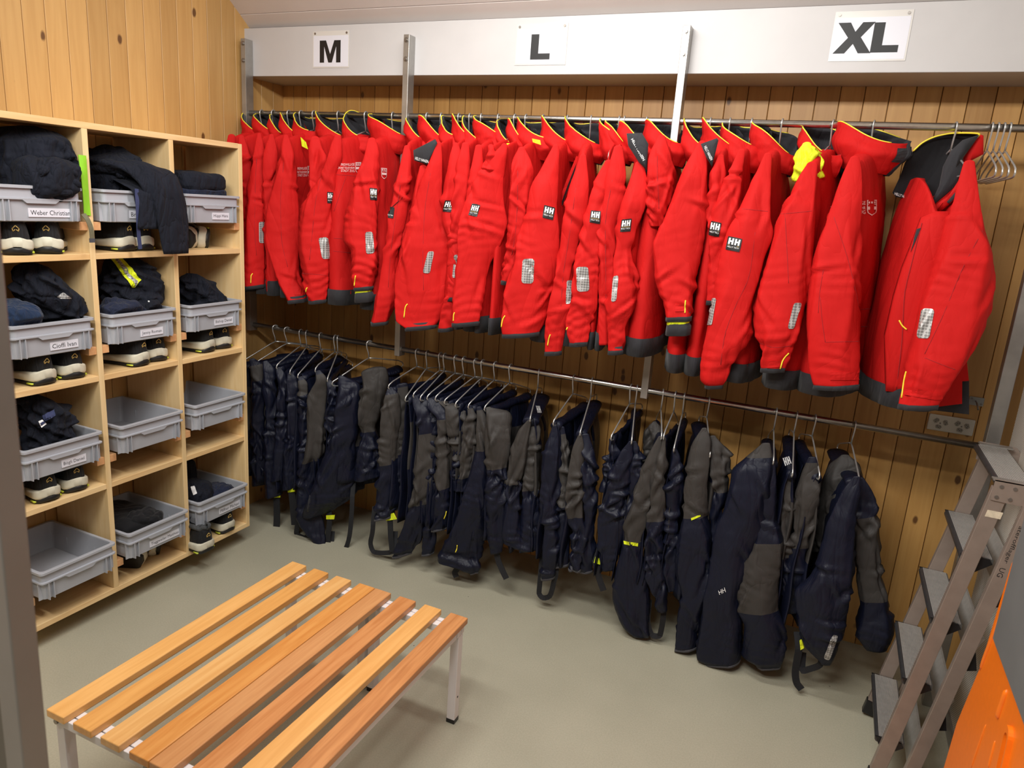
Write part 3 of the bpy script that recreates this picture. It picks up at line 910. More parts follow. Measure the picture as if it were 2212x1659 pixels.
for s in np.linspace(0, 1, 20):
    p = np.array([xc + np.interp(s, [0, .4, 1], [.10, .215, .218]), yc + .035 + .01 * s, z + np.interp(s, [0, .35, 1], [.155, .125, -.02])])
    w = .075; th = np.interp(s, [0, .4, 1], [.03, .018, .012])
    rows.append([p + np.array([th * math.cos(q), w * math.sin(q), 0]) * (1 + .1 * math.sin(4 * q + 7 * s)) for q in np.linspace(0, 2 * np.pi, 22, endpoint=False)])
mb = MB(); mb.loft(rows); build(mb, 'hem_fold', M['cotton'], t, smooth=True, world=True)
xf = XCF + .012
flat_band([at(px, py, 0, xf + d) for px, py, d in ((295, 408, .012), (297, 440, .016), (298.5, 480, .012), (300, 510, .006), (303, 538, .003))], .0155, .002, 'webbing_strap', M['strap_blue'], t, face=(1, 0, 0), label='blue webbing strap hanging down')
t, bv = garment('fleece_bundle', 'dark grey fleece folded at the back of the top middle crate', 'fleece', 0, 1, (-.01, .03, .180), (.22, .15, .17), 8, M['cotton'], amp=.012, e=.7, fr=24, rz=.5, tilt=-.5)
for q, (zz, hh, sd, nm, lb) in enumerate(((.070, .075, 21, 'folded_shirt', 'lowest folded dark shirt in the top right crate'), (.118, .055, 22, 'folded_pullover', 'folded navy pullover in the middle of the pile in the top right crate'),
                                         (.165, .080, 23, 'folded_trousers', 'folded black trousers with yellow stripe topping the pile in the top right crate'))):
    t, bv = garment(nm, lb, 'clothes', 0, 2, (.03, .0, zz), (.30, .245, hh), sd, M['cotton_navy'] if q == 1 else M['cotton'], amp=.010, e=.5, fr=24, flat=.3)
decal(bv, [(444, 353), (466, 357), (470, 366), (449, 368)], 'reflective_stripe', M['lime'], t, n=6, m=4, label='wide yellow reflective stripe')
# second row
t, bv = heap('dark_jacket', 'dark jacket with a light chest patch standing up in the second row left crate', 'jacket', 1, 0, 'B', [(112, 190, 330), (150, 120, 425), (250, 90, 520), (330, 85, 600), (420, 140, 680), (500, 250, 735), (580, 320, 752), (660, 330, 700)], XS - .10, 931, M['cotton'])
decal(bv, [(122, 641), (138, 631), (154, 645), (132, 646)], 'chest_patch', M['reflector'], t, n=5, m=4, label='light grey chest patch')
garment('fleece_pullover', 'blue fleece pullover bulging at the left of the second row left crate', 'fleece', 1, 0, (.10, -.085, .115), (.20, .13, .14), 32, M['fleece_blue'], amp=.016, e=.75, fr=22)
t, bv = heap('work_jacket', 'black work jacket with wide yellow reflective stripe in the second row middle crate', 'jacket', 1, 1, 'B', [(55, 930, 1160), (120, 880, 1290), (200, 850, 1362), (300, 845, 1386), (380, 850, 1372), (480, 870, 1345), (560, 900, 1300)], XS - .12, 933, M['cotton'])
decal(bv, [(239, 560), (262, 557), (305, 604), (287, 622)], 'reflective_stripe', M['lime'], t, off=.006, n=10, m=18, round_=0, label='wide yellow reflective stripe')
decal(bv, [(247, 560), (255, 559), (297, 609), (291, 616)], 'reflective_stripe', M['reflector'], t, n=6, m=18, round_=0, off=.0085, label='silver band of the stripe')
garment('navy_shirt', 'crumpled navy shirt at the front of the second row middle crate', 'shirt', 1, 1, (.125, -.055, .105), (.13, .165, .10), 34, M['cotton_navy'], amp=.018, e=.8, fr=34)
t, bv = garment('patterned_scarf', 'small black and white patterned scarf at the right of the second row middle crate', 'scarf', 1, 1, (.14, .070, .105), (.09, .075, .085), 35, M['cotton'], amp=.012, e=.8, fr=34)
for q in range(5):
    a = (307 + 5 * q, 637 + 6 * (q % 3)); decal(bv, [a, (a[0] + 6, a[1] - 1), (a[0] + 7, a[1] + 4), (a[0] + 1, a[1] + 4)], 'white_motif', M['white_print'], t, n=2, m=2)
heap('dark_sweatshirt', 'single dark sweatshirt lying low in the second row right crate', 'sweatshirt', 1, 2, 'B', [(205, 1590, 1690), (250, 1550, 1780), (330, 1540, 1870), (400, 1545, 1940), (450, 1560, 1962), (520, 1600, 1920)], XS - .10, 936, M['cotton'])
# third row
t, bv = heap('emblem_jacket', 'dark jacket with a blue and white emblem in the third row left crate', 'jacket', 2, 0, 'B', [(1225, 210, 330), (1280, 160, 480), (1340, 150, 560), (1400, 155, 612), (1470, 165, 612), (1540, 180, 628), (1620, 190, 605), (1700, 200, 520)], XS - .09, 937, M['cotton'])
q = [(80, 906), (104, 894), (114, 908), (92, 926)]
decal(bv, [(92, 897), (117, 884), (121, 897), (97, 910)], 'emblem_lettering', M['strap_blue'], t, n=5, m=4, round_=0, label='blue embroidered lettering on the chest')
decal(bv, [(82, 911), (93, 906), (100, 917), (90, 924)], 'emblem_shield', M['white_print'], t, n=4, m=4, label='white and blue shield emblem')
decal(bv, [(85.5, 914.5), (94.5, 909.5), (97, 913), (88, 918.5)], 'emblem_shield_band', M['strap_blue'], t, n=4, m=2, round_=0, off=.0036)
# bottom row
garment('black_trousers', 'black folded trousers filling the bottom row middle crate', 'trousers', 3, 1, (-.03, -.02, .075), (.30, .225, .10), 41, M['black'], amp=.010, e=.65, fr=20)
t, bv = garment('rolled_belt', 'coiled black belt on the trousers in the bottom row middle crate', 'belt', 3, 1, (.09, .015, .10), (.11, .13, .07), 42, M['black'], amp=.014, e=.8, fr=34)
t, bv = garment('dark_pullover', 'dark pullover with white tag in the bottom row right crate', 'pullover', 3, 2, (.06, -.055, .095), (.18, .12, .13), 43, M['cotton'], amp=.014, e=.75, fr=26)
decal(bv, [(412, 1052), (420, 1049), (426, 1066), (418, 1070)], 'cloth_tag', M['white_print'], t, n=3, m=4, label='white cloth tag on the pullover')
garment('dark_shirt', 'crumpled dark navy shirt at the right of the bottom row right crate', 'shirt', 3, 2, (.10, .045, .075), (.15, .13, .09), 44, M['cotton_navy'], amp=.018, e=.8, fr=34)
garment('upright_trousers', 'dark trousers standing up at the back of the bottom row right crate', 'trousers', 3, 2, (-.06, -.03, .130), (.08, .17, .20), 45, M['cotton'], amp=.008, e=.5, fr=18)

# hanging straps and the green bag
gb = thing('green_bag', 'bright green flat bag hanging on the divider beside the top left crate', 'bag', tuple(at(183, 470, 0, XS + .01)))
c4 = [at(168, 334, 0, XS + .008), at(183.5, 336, 0, XS + .008), at(197, 466, 0, XS + .006), at(181, 464, 0, XS + .006)]
Gd = np.array([[quad_uv([(0, 0)] * 4, 0, 0)] * 0]) if False else None
P = np.zeros((14, 5, 3))
for i in range(14):
    for j in range(5):
        u, v_ = j / 4, i / 13
        P[i, j] = (c4[0] * (1 - u) + c4[1] * u) * (1 - v_) + (c4[3] * (1 - u) + c4[2] * u) * v_ + np.array([.004 * math.sin(3 * v_ + 2 * u) + .003, 0, 0])
R = [np.concatenate([P[i], (P[i] - np.array([.003, 0, 0]))[::-1]]) for i in range(14)]
mb = MB(); mb.loft(R); build(mb, 'sheet', M['green_bag'], gb, smooth=False, world=True)
os_ = thing('olive_strap', 'olive webbing strap hanging from the top left crate in front of the divider', 'strap', tuple(at(200, 520, 0, XS + .03)))
flat_band([at(180, 462, 0, XS + .020), at(190, 476, 0, XS + .034), at(197, 495, 0, XS + .038), at(199, 521, 0, XS + .034)], .0175, .002, 'webbing', M['strap_olive'], os_, face=(1, 0, .1))
flat_band([at(198.6, 515, 0, XS + .0345), at(199.3, 524, 0, XS + .0345)], .0190, .004, 'end_tab', M['hem_grey'], os_, face=(1, 0, .1), n=4)
bk = thing('belt_end', 'black belt end with a metal buckle lying across the right divider between the top crates', 'belt', tuple(at(372, 410, 0, XS + .015)))
flat_band([at(358, 411, 0, XS + .014), at(368, 409, 0, XS + .022), at(382, 411, 0, XS + .022)], .012, .003, 'belt', M['strap'], bk, face=(1, 0, .2), n=8)
mb = MB(); mb.tube([at(a, b, 0, XS + .024) for a, b in ((375, 403), (380, 403), (386, 417), (382, 421), (375, 403))], .0016, 6); build(mb, 'buckle', M['chrome'], bk, smooth=True, world=True)

# ================================================================== shoes
def shoe_meshes():
    """toe towards -x, heel at x=0, sole on z=0"""
    L, ns, k = 0.285, 26, 28
    s = np.linspace(0, 1, ns)
    hw = pch(s, [0, .03, .10, .30, .45, .70, .88, .97, 1], [.012, .027, .036, .034, .036, .047, .040, .022, .006])
    cy = pch(s, [0, .5, .75, 1], [0, .002, .006, .004])
    def ring(zlo, zhi, g, inset):
        R = []
        for i in range(ns):
            a = np.linspace(0, 2 * np.pi, k, endpoint=False)
            ca, sa = np.cos(a), np.sin(a)
            yy = np.sign(ca) * np.abs(ca) ** .35 * (hw[i] * g - inset)
            zz = (zlo[i] + zhi[i]) / 2 + np.sign(sa) * np.abs(sa) ** .5 * (zhi[i] - zlo[i]) / 2
            R.append(np.stack([np.full(k, -s[i] * L), cy[i] + yy, zz], 1))
        return np.array(R)
    spring = pch(s, [0, .06, .2, .65, 1], [.010, .001, .0, .0, .030])
    out = MB(); out.loft(ring(spring, spring + .014, 1.02, 0))
    for i in range(9):
        xx = -.02 - .028 * i; zz = np.interp(-xx / L, s, spring)
    mid = MB(); mid.loft(ring(spring + .011, spring + pch(s, [0, .1, .35, .6, 1], [.040, .044, .036, .030, .026]), 1.10, 0))
    g = MB()
    zlo = spring + .030
    zhi = pch(s, [0, .04, .10, .30, .42, .55, .75, .90, 1], [.085, .100, .100, .092, .104, .094, .074, .062, .045]) + spring * .4
    R = ring(zlo, zhi, .93, 0); R[:, :, 0] -= .004
    for i in range(ns):                                # narrower towards the top
        f = np.clip((R[i][:, 2] - zlo[i]) / (zhi[i] - zlo[i] + 1e-6), 0, 1)
        R[i][:, 1] = cy[i] + (R[i][:, 1] - cy[i]) * (1 - .38 * f ** 1.5)
    g.loft(R)
    col = MB()
    a = np.linspace(0, 2 * np.pi, 33)
    col.tube([(-.070 + .060 * np.cos(q), .0015 + .024 * np.sin(q), .100 - .010 * np.cos(q) ** 2 + (.012 if np.cos(q) > .8 else 0)) for q in a], .0085, 8)
    ins = MB(); ins.loft([[(-.070 + r * .056 * np.cos(q), .0015 + r * .022 * np.sin(q), zz) for q in a[:-1]] for r, zz in ((1, .098), (.8, .094), (.01, .093))])
    tong = MB(); tong.loft([[(-.118 - .045 * f + .004 * math.cos(q), .020 * math.sin(q), .112 - .028 * f + .006 * math.cos(q)) for q in np.linspace(0, 2 * np.pi, 14, endpoint=False)] for f in np.linspace(-.25, 1, 6)])
    chev = MB()
    for sgn in (-1, 1):
        chev.bar((.0030, .000, .083), (.0005, sgn * .0105, .071), .0030, .002, (1, 0, 0))
        chev.bar((.0005, sgn * .0105, .071), (-.0002, sgn * .0085, .061), .0030, .002, (1, 0, 0))
        chev.bar((-.0002, sgn * .0085, .061), (.0012, sgn * .0015, .068), .0024, .002, (1, 0, 0))
    chev.V = [(v - np.array([0, 0, .072])) * np.array([1, .72, .72]) + np.array([-.003, 0, .074]) for v in chev.V]
    loop = MB(); loop.tube([(-.006, 0, .094), (.004, 0, .106), (.004, 0, .120), (-.006, 0, .122), (-.010, 0, .108)], .006, 8, flat=.3, ref=(0, 1, 0))
    acc = MB(); acc.box(-.045, -.020, -.0395, .0395, .006, .0105)
    lace = MB()
    for f in range(4): lace.tube([(-.135 - .018 * f, -.024, .088 - .006 * f), (-.138 - .018 * f, 0, .104 - .008 * f), (-.135 - .018 * f, .024, .088 - .006 * f)], .003, 6)
    sm = lambda b, n, m: b.mesh(n, [M[m]], True)
    return [('outsole', sm(out, 'outsole', 'outsole')), ('midsole', sm(mid, 'midsole', 'sole')), ('upper', sm(g, 'upper', 'shoe')), ('collar', sm(col, 'collar', 'shoe_grey')), ('insole', sm(ins, 'insole', 'shoe_grey')),
            ('tongue', sm(tong, 'tongue', 'shoe_grey')), ('heel_chevron', sm(chev, 'heel_chevron', 'gold_print')), ('heel_loop', sm(loop, 'heel_loop', 'shoe_grey')), ('accent', sm(acc, 'accent', 'lime_accent')), ('laces', sm(lace, 'laces', 'lime_accent'))]
SM = shoe_meshes()
def shoe(px, xh, z, rz, label, rx=0.0, ry=0.0):
    p = at(px[0], px[1], 0, xh)
    t = thing('work_shoe', label, 'shoe', (p[0], p[1], z), rz, 'black work shoes on the shelf boards')
    t.rotation_euler = (rx, ry, rz)
    for n, me in SM: link(n, me, t)
    t.scale = (1.06, 1.22, 1.20)
    return t
x0 = XS - 0.005
shoe((38, 540), x0, ZS[0], -.50, 'left of the two upright work shoes in the top left cell')
shoe((103, 540), x0 - .01, ZS[0], -.62, 'right of the two upright work shoes in the top left cell')
shoe((283, 535), x0 - .01, ZS[0], .12, 'left work shoe in the top middle cell, turned to show its side')
shoe((318, 530), x0 - .02, ZS[0], -.10, 'right work shoe in the top middle cell, behind the blue strap')
shoe((417, 530), x0 - .05, ZS[0] + .040, .35, 'left work shoe lying on its side in the top right cell', rx=-1.45)
shoe((458, 530), x0 - .04, ZS[0] + .040, -.35, 'right work shoe lying on its side in the top right cell', rx=1.45)
shoe((106, 825), x0, ZS[1], .05, 'left work shoe in the second row left cell, turned to show its side')
shoe((165, 808), x0 - .005, ZS[1], -.15, 'right work shoe with a yellow tag in the second row left cell')
shoe((314, 780), x0, ZS[1], .15, 'left work shoe in the second row middle cell, turned to show its side')
shoe((345, 774), x0 - .02, ZS[1], -.25, 'right work shoe in the second row middle cell')
shoe((458, 755), x0 - .01, ZS[1], .12, 'left work shoe in the second row right cell, turned to show its side')
shoe((487, 750), x0 - .02, ZS[1], -.25, 'right work shoe in the second row right cell')
shoe((112, 1088), x0, ZS[2], -.1, 'left work shoe in the third row left cell')
shoe((170, 1065), x0 - .005, ZS[2], -.2, 'right work shoe in the third row left cell, beside the divider')
shoe((305, 1215), x0 - .03, ZS[3] + .038, .45, 'left work shoe lying on its side in the bottom middle cell', rx=-1.40)
shoe((352, 1200), x0 - .06, ZS[3] + .038, -.45, 'right work shoe lying on its side in the bottom middle cell', rx=1.40)
shoe((452, 1180), x0 + .09, ZS[3], -.05, 'work shoe sticking out furthest over the bottom edge in the bottom right cell')
shoe((498, 1150), x0 + .02, ZS[3], -.05, 'work shoe beside the right side panel in the bottom right cell')

# ================================================================== benches
ZT, TS = 0.385, 0.022
def bench(xl, label, tints, y0=-2.158, y1=-1.228):
    w, pitch = 0.066, 0.1011
    xr = xl + pitch * 3 + w
    t = thing('slatted_bench', label, 'bench', ((xl + xr) / 2, (y0 + y1) / 2, 0), 0, 'slatted benches pushed side by side')
    for i in range(4):
        mb = MB(); mb.box(-w / 2, w / 2, y0, y1, ZT - TS, ZT)
        o = build(mb, 'slat', BENCH[tints[i]], None, bevel=0.003, seg=3)
        o.location = (xl + w / 2 + pitch * i - (xl + xr) / 2, -(y0 + y1) / 2, 0)
        o.parent = t
    def b(name, x0, x1, ya, yb, z0, z1, mat='bench_white'):
        mb = MB(); mb.box(x0, x1, ya, yb, z0, z1)
        return build(mb, name, M[mat], t, bevel=0.0015, world=True)
    zb = ZT - TS - .0005
    for ya, yb in ((y1 - .058, y1 - .033), (y1 - .030, y1 - .012), (y0 + .012, y0 + .030), (y0 + .033, y0 + .058)):
        b('cross_beam', xl + .006, xr - .006, ya, yb, zb - .025, zb)
    for xa in (xl + .008, xr - .033):
        b('side_rail', xa, xa + .025, y0 + .060, y1 - .060, zb - .028, zb - .001)
    for xa in (xl + .006, xr - .036):
        for ya in (y0 + .018, y1 - .048):
            b('leg', xa, xa + .030, ya, ya + .030, .006, zb - .026)
            b('foot_cap', xa - .001, xa + .031, ya - .001, ya + .031, 0, .016, 'black_plastic')
    for xa in (xl + .021, xr - .021):
        for ya, sg in ((y0 + .011, -1), (y0 + .062, 1)):
            mb = MB(); mb.cyl((xa, ya, zb - .013), (xa, ya + sg * .004, zb - .013), .007, 12)
            build(mb, 'bolt', M['screw'], t, world=True)
    mb = MB(); mb.cyl((xr - .0055, y1 - .033, .10), (xr - .005, y1 - .033, .10), .0035, 10)
    build(mb, 'bolt_hole', M['ink'], t, world=True)
bench(1.1125, 'slatted wooden bench nearer the shelving unit, with two golden and amber slats outermost', (0, 1, 2, 3))
bench(1.4840, 'slatted wooden bench farther from the shelving unit, with a red-brown grained outer slat', (4, 5, 6, 7))

# ================================================================== step ladder (folded, leaning right)
ld = thing('step_ladder', 'folded aluminium step ladder with ribbed treads leaning at the right', 'ladder', (3.16, -0.68, 0))
xn = lambda z: 3.105 + 0.162 * z
def lp(name, mb, mat, bevel=0.0, smooth=False, parent=None): return build(mb, name, M[mat], parent or ld, smooth, bevel, world=True)
def rail(a0, b0, y, z0, z1, w):
    """one stile; its left edge runs along x = a0 + b0 * z"""
    rd = np.array([b0, 0, 1.0]); rd /= np.linalg.norm(rd); rn = np.array([1.0, 0, -b0]); rn /= np.linalg.norm(rn)
    a = np.array([a0 + b0 * z0 + w / 2, y, z0]); b = np.array([a0 + b0 * z1 + w / 2, y, z1])
    mb = MB(); mb.obox((a + b) / 2, rn * w / 2, np.array([0, .011, 0]), rd * np.linalg.norm(b - a) / 2)
    lp('rail', mb, 'alu_rail', bevel=.0015)
    mb = MB(); mb.obox(a + rd * .012, rn * (w / 2 + .003), np.array([0, .014, 0]), rd * .028)
    lp('foot', mb, 'black_plastic', bevel=.003)
rail(3.125, .140, -.872, .025, 1.06, .042)
rail(3.1285, .168, -.489, .025, 1.06, .042)
rail(3.206, .140, -.893, .025, 1.04, .038)
rail(3.212, .160, -.468, .025, 1.03, .038)
def tread(z, y0=-.502, y1=-.858, w=.082, top=False):
    x0 = xn(z)
    up = np.array([.0, 0, 1.0])
    mb = MB(); mb.box(x0 + .006, x0 + w, y0, y1, z - .016, z) if y0 < y1 else mb.box(x0 + .006, x0 + w, y1, y0, z - .016, z)
    o = lp('tread', mb, 'tread_groove')
    mb = MB()
    n = 17
    for i in range(n):
        xx = x0 + .010 + (w - .016) * i / (n - 1)
        mb.box(xx - .0015, xx + .0015, y1 + .001, y0 - .001, z, z + .0022)
    r = lp('tread_ribs', mb, 'alu_tread', parent=o)
    mb = MB(); R = []
    for y in (y1, y0):
        R.append([(x0 + .008 + .010 * math.cos(a), y, z - .010 + .011 * math.sin(a)) for a in np.linspace(math.radians(80), math.radians(280), 9)] + [(x0 + .008, y, z - .021)])
    mb.loft(R); lp('nosing', mb, 'grey_edge', smooth=False)
    for y, s in ((y1, -1), (y0, 1)):
        mb = MB()
        mb.prism([(-.002, .001), (w - .01, .001), (w - .002, -.012), (.040, -.048), (.024, -.048)], (x0, y, z), (1, 0, 0), (0, 0, 1), (0, s, 0), .006)
        lp('end_cap', mb, 'black_plastic')
for z in (.842, .622, .402, .178): tread(z)
tread(1.082, w=.090)
for z in (.80, .58, .36, .14):                        # treads of the rear flight, folded underneath
    x0 = xn(z) + .112
    mb = MB(); mb.obox((x0 + .016, -.680, z - .01), (.040 * .35, 0, .040 * .93), (0, .200, 0), (.004 * .93, 0, -.004 * .35))
    lp('rear_tread', mb, 'alu_tread')
    for y in (-.880, -.481):
        mb = MB(); mb.obox((x0 + .010, y, z - .055), (.016, 0, .006), (0, .006, 0), (-.006, 0, .026)); lp('rear_end_cap', mb, 'black_plastic')
for y, s in ((-.884, -1), (-.477, 1)):                # hinge plates at the top
    x0 = xn(1.082) - (.022 if s < 0 else .0)
    mb = MB(); mb.prism([(.012, .006), (.115, .004), (.150, -.040), (.080, -.058), (.012, -.055)], (x0 + .004, y, 1.082), (1, 0, 0), (0, 0, 1), (0, s, 0), .004)
    h = lp('hinge_plate', mb, 'alu_rail')
    for dx, dz in ((.030, -.012), (.062, -.012), (.024, -.044), (.056, -.044), (.122, -.020)):
        mb = MB(); mb.cyl((x0 + .004 + dx, y + s * .004, 1.082 + dz), (x0 + .004 + dx, y + s * .0065, 1.082 + dz), .0052, 12); lp('rivet', mb, 'screw', parent=h)
    mb = MB(); mb.box(x0 + .012, x0 + .105, *sorted((y - s * .026, y + s * .004)), 1.083, 1.0865); lp('cover_strip', mb, 'alu')
mb = MB(); mb.obox((3.2915, -.8835, .985), (.0185, 0, 0), (0, .0006, 0), (.0015, 0, .010)); lp('paint_scuff', mb, 'scuff')
# handwriting on the near rear rail
yw = -.893 - .0113
A, B = at(2208, 1138, 1, yw), at(2161, 1248, 1, yw)
dr = (B - A); Lw = np.linalg.norm(dr); dr /= Lw; up = np.cross(np.array([0, -1.0, 0]), dr); up = -up if up[0] < 0 else up
w1 = flat_text('aterofflager', A - up * .010, dr, up, Lw * .72, .014, 0.0)
lp('handwriting', w1, 'ink')
lp('handwriting', flat_text('UG', A + dr * Lw * .82 - up * .010, dr, up, Lw * .18, .014, 0.0), 'ink')

# ================================================================== perforated partition with its post
mb = MB(); mb.box(3.342, 3.385, -.318, -.275, 0, 2.9)
tag(build(mb, 'partition_post', M['alu'], bevel=.002), 'bare metal post at the edge of the perforated partition on the right', 'post')
mb = MB(); mb.box(3.412, 3.418, -2.35, -.318, .06, 2.9)
pt = tag(build(mb, 'perforated_partition', M['perforated']), 'light perforated metal partition behind the step ladder on the right', 'partition')
mb = MB(); mb.box(3.405, 3.430, -2.35, -.318, 0.0, .06); build(mb, 'base_rail', M['alu'], pt)

# ================================================================== orange board and grey panel
XO = 3.262
ob = thing('orange_board', 'orange moulded plastic rescue board standing on edge in front of the step ladder', 'board', tuple(at(2100, 1655, 0, XO) * np.array([1, 1, 0])))
pts = [at(2184, 1216, 0, XO), at(2116, 1440, 0, XO), at(2066, 1560, 0, XO), at(2037, 1660, 0, XO)]
bl = pts[3] + (pts[3] - pts[1]) * (pts[3][2] / (pts[1][2] - pts[3][2] + 1e-6)); bl[2] = 0.004
outl = [(p[1], p[2]) for p in pts] + [(bl[1], .004), (-1.95, .004), (-1.95, pts[0][2] - .22), (pts[0][1] - .10, pts[0][2] + .03), (pts[0][1] - .02, pts[0][2] + .03)]
mb = MB(); mb.prism(outl, (XO, 0, 0), (0, 1, 0), (0, 0, 1), (1, 0, 0), .030)
o = build(mb, 'shell', M['orange'], ob, bevel=.005, seg=3, world=True)
def orib(a, b, r):
    P, Q = at(*a, 0, XO), at(*b, 0, XO)
    mb = MB(); n = 16
    ss = np.linspace(0, 1, n); rr = r * np.sqrt(np.clip(1 - (2 * ss - 1) ** 6, 0.02, 1))
    mb.tube([P + (Q - P) * s_ for s_ in ss], rr, 12); build(mb, 'rib', M['orange'], ob, smooth=True, world=True)
orib((2174, 1300), (2117, 1449), .0055)
orib((2176, 1490), (2155, 1553), .0075)
orib((2130, 1565), (2098, 1659), .0030)
orib((2150, 1600), (2135, 1659), .0030)
P, Q = at(2183, 1590, 0, XO), at(2168, 1659, 0, XO)
d = (Q - P) / np.linalg.norm(Q - P); e = np.cross((1, 0, 0), d)
L = .11; mb = MB(); w = .020
lp_ = [(w * math.cos(a), (L if math.sin(a) < 0 else 0) * 0 + w * math.sin(a)) for a in np.linspace(0, np.pi, 9)]
ring_o = [P - d * w * math.sin(a) * 1 + e * w * math.cos(a) for a in np.linspace(0, np.pi, 10)] + [P + d * L + d * w * math.sin(a) - e * w * math.cos(a) for a in np.linspace(0, np.pi, 10)]
ctr = P + d * L / 2
ring_i = [ctr + (p - ctr) * np.array([1, .62, .80]) for p in ring_o]
ro, ri = np.array(ring_o), np.array(ring_i)
mb.loft([ro, ro + (-.009, 0, 0), ri + (-.009, 0, 0), ri + (-.001, 0, 0)], False, False)
build(mb, 'handle_rim', M['orange'], ob, smooth=False, world=True)
mb = MB(); mb.loft([ri + (-.0012, 0, 0), ri + (-.0005, 0, 0)]); build(mb, 'handle_recess', plain('orange_recess', (206, 96, 12), 0.5), ob, world=True)
XG = 3.245
g1, g2, g3 = at(2212, 1126, 0, XG), at(2143, 1371, 0, XG), at(2212, 1579, 0, XG)
zb, yf = (g2[2] + g3[2]) / 2, (g1[1] + g2[1]) / 2
gp = thing('grey_panel', 'dark grey flat panel at the right edge above the orange board', 'panel', (XG, yf - .4, zb))
mb = MB(); mb.box(XG, XG + .0165, yf - .85, yf, zb, zb + 1.3); build(mb, 'sheet', M['panel_grey'], gp, bevel=.003, world=True)

# ================================================================== door post near the camera
yd = -2.72
dp = thing('door_post', 'blurred metal door post close to the camera at the left edge', 'post', tuple(at(100, 1659, 1, yd) * np.array([1, 1, 0])))
A, B = at(8, 560, 1, yd + .030), at(108, 1659, 1, yd + .030)
sl = (A - B) / (A[2] - B[2])
E0, E1 = B + sl * (0.0 - B[2]), B + sl * (2.3 - B[2])
def pbar(name, xa, xb, ya, yb, mat, z0=0.0, z1=2.3):
    mb = MB(); R = []
    for z in (z0, z1):
        e = E0 + (E1 - E0) * z / 2.3
        R.append([(e[0] + xa, yd + ya, z), (e[0] + xb, yd + ya, z), (e[0] + xb, yd + yb, z), (e[0] + xa, yd + yb, z)])
    mb.loft(R); return build(mb, name, M[mat], dp, bevel=.002, world=True)
pbar('tube', -.034, 0, 0, .030, 'door_post')
pbar('sheet_infill', -.70, -.0345, .008, .014, 'door_dark')
pbar('cross_bar', -.70, -.0345, .004, .018, 'door_post', .95, .985)

# ================================================================== clothes hangers
def wire_hanger(name, label, x, zr, yaw, dz, low, group):
    t = thing(name, label, 'hanger', (x, YR, zr), yaw, group)
    r = 0.0030
    mb = MB()
    top = RR + r
    a = np.linspace(math.radians(-25), math.radians(195), 16)
    hook = [(0, top * math.cos(q), top * math.sin(q)) for q in a]
    hook = [(0, top * 1.02, -.010)] + hook + [(0, -top * .85, -.018), (0, -.004, -.046), (0, 0, -.072)]
    mb.tube(hook, r, 7)
    build(mb, 'hook', M['chrome'], t, smooth=True)
    L = 0.195
    za = -.150
    mb = MB()
    c = .010
    def sl(y): return dz_far * max(y, 0) / L if y > 0 else dz * (-y) / L
    dz_far = -dz
    pts = [(0, 0, -.070)]
    def arm(s, d):
        e = za + .012 + d
        return [(0, s * .03, -.078 + d * .15), (0, s * (L - .03), e + .012), (0, s * (L - .006), e), (0, s * L, e - .012), (0, s * (L - .008), e - .022), (0, s * (L - .03), e - .025)]
    near, far = arm(-1, dz), arm(1, -dz)
    loop = pts + near + [(0, 0, za - .013)] + far[::-1] + pts
    mb.tube(loop, r, 7)
    build(mb, 'frame', M['chrome'], t, smooth=True)
    return t
def yaw_from(x, zr, px, zoff=-.145, L=0.195):
    A = np.array([x, YR, zr]); lo, hi = -.20, -.08
    f = lambda z: np.hypot(*(at(px[0], px[1], 2, zr + z) - A)[:2]) - L
    best = min(np.linspace(lo, hi, 61), key=lambda z: abs(f(z)))
    v = at(px[0], px[1], 2, zr + best) - A
    yaw = math.atan2(v[0], -v[1])
    return float(np.clip(yaw, -.45, .45)), float(np.clip(best - zoff, -.03, .03))

# ================================================================== flattened cloth tubes through image-measured outlines
def ring_band(R, i0, i1, grow, drop, name, mat, parent, thick=None):
    """a short trim that continues the lower end of a tube"""
    a, b = R[i0], R[i1]
    ca = b.mean(0)
    P = [ca + (b - ca) * .985 + (0, 0, .006), ca + (b - ca) * (1 + grow) + (0, 0, .003), ca + (b - ca) * (1 + grow) + (0, 0, -drop), ca + (b - ca) * .90 + (0, 0, -drop), ca + (b - ca) * .86 + (0, 0, .02)]
    mb = MB(); mb.loft(P, False, True)
    return build(mb, name, mat, parent, smooth=True, world=True)
def tube_obj(R, name, mats, parent, m=0, cap=True):
    mb = MB()
    c = R[-1].mean(0)
    mb.loft(R, True, True, m)
    o = build(mb, name, mats, parent, smooth=True, world=True)
    bv = BVHTree.FromPolygons([tuple(v) for v in np.asarray(R).reshape(-1, 3)], [f for f in mb.F])
    return o, bv
HHP = []
def _hh():
    P = []
    for x0 in (.0, .53):                               # two joined slanted capitals
        P.append([(x0 + .02, 0), (x0 + .17, 0), (x0 + .15, 1), (x0, 1)])
        P.append([(x0 + .30, 0), (x0 + .45, 0), (x0 + .43, 1), (x0 + .28, 1)])
        P.append([(x0 + .10, .38), (x0 + .36, .38), (x0 + .36, .62), (x0 + .10, .62)])
    return P
HHP = _hh()
def sub(q, u0, v0, u1, v1):
    return [quad_uv(q, u0, v0), quad_uv(q, u1, v0), quad_uv(q, u1, v1), quad_uv(q, u0, v1)]
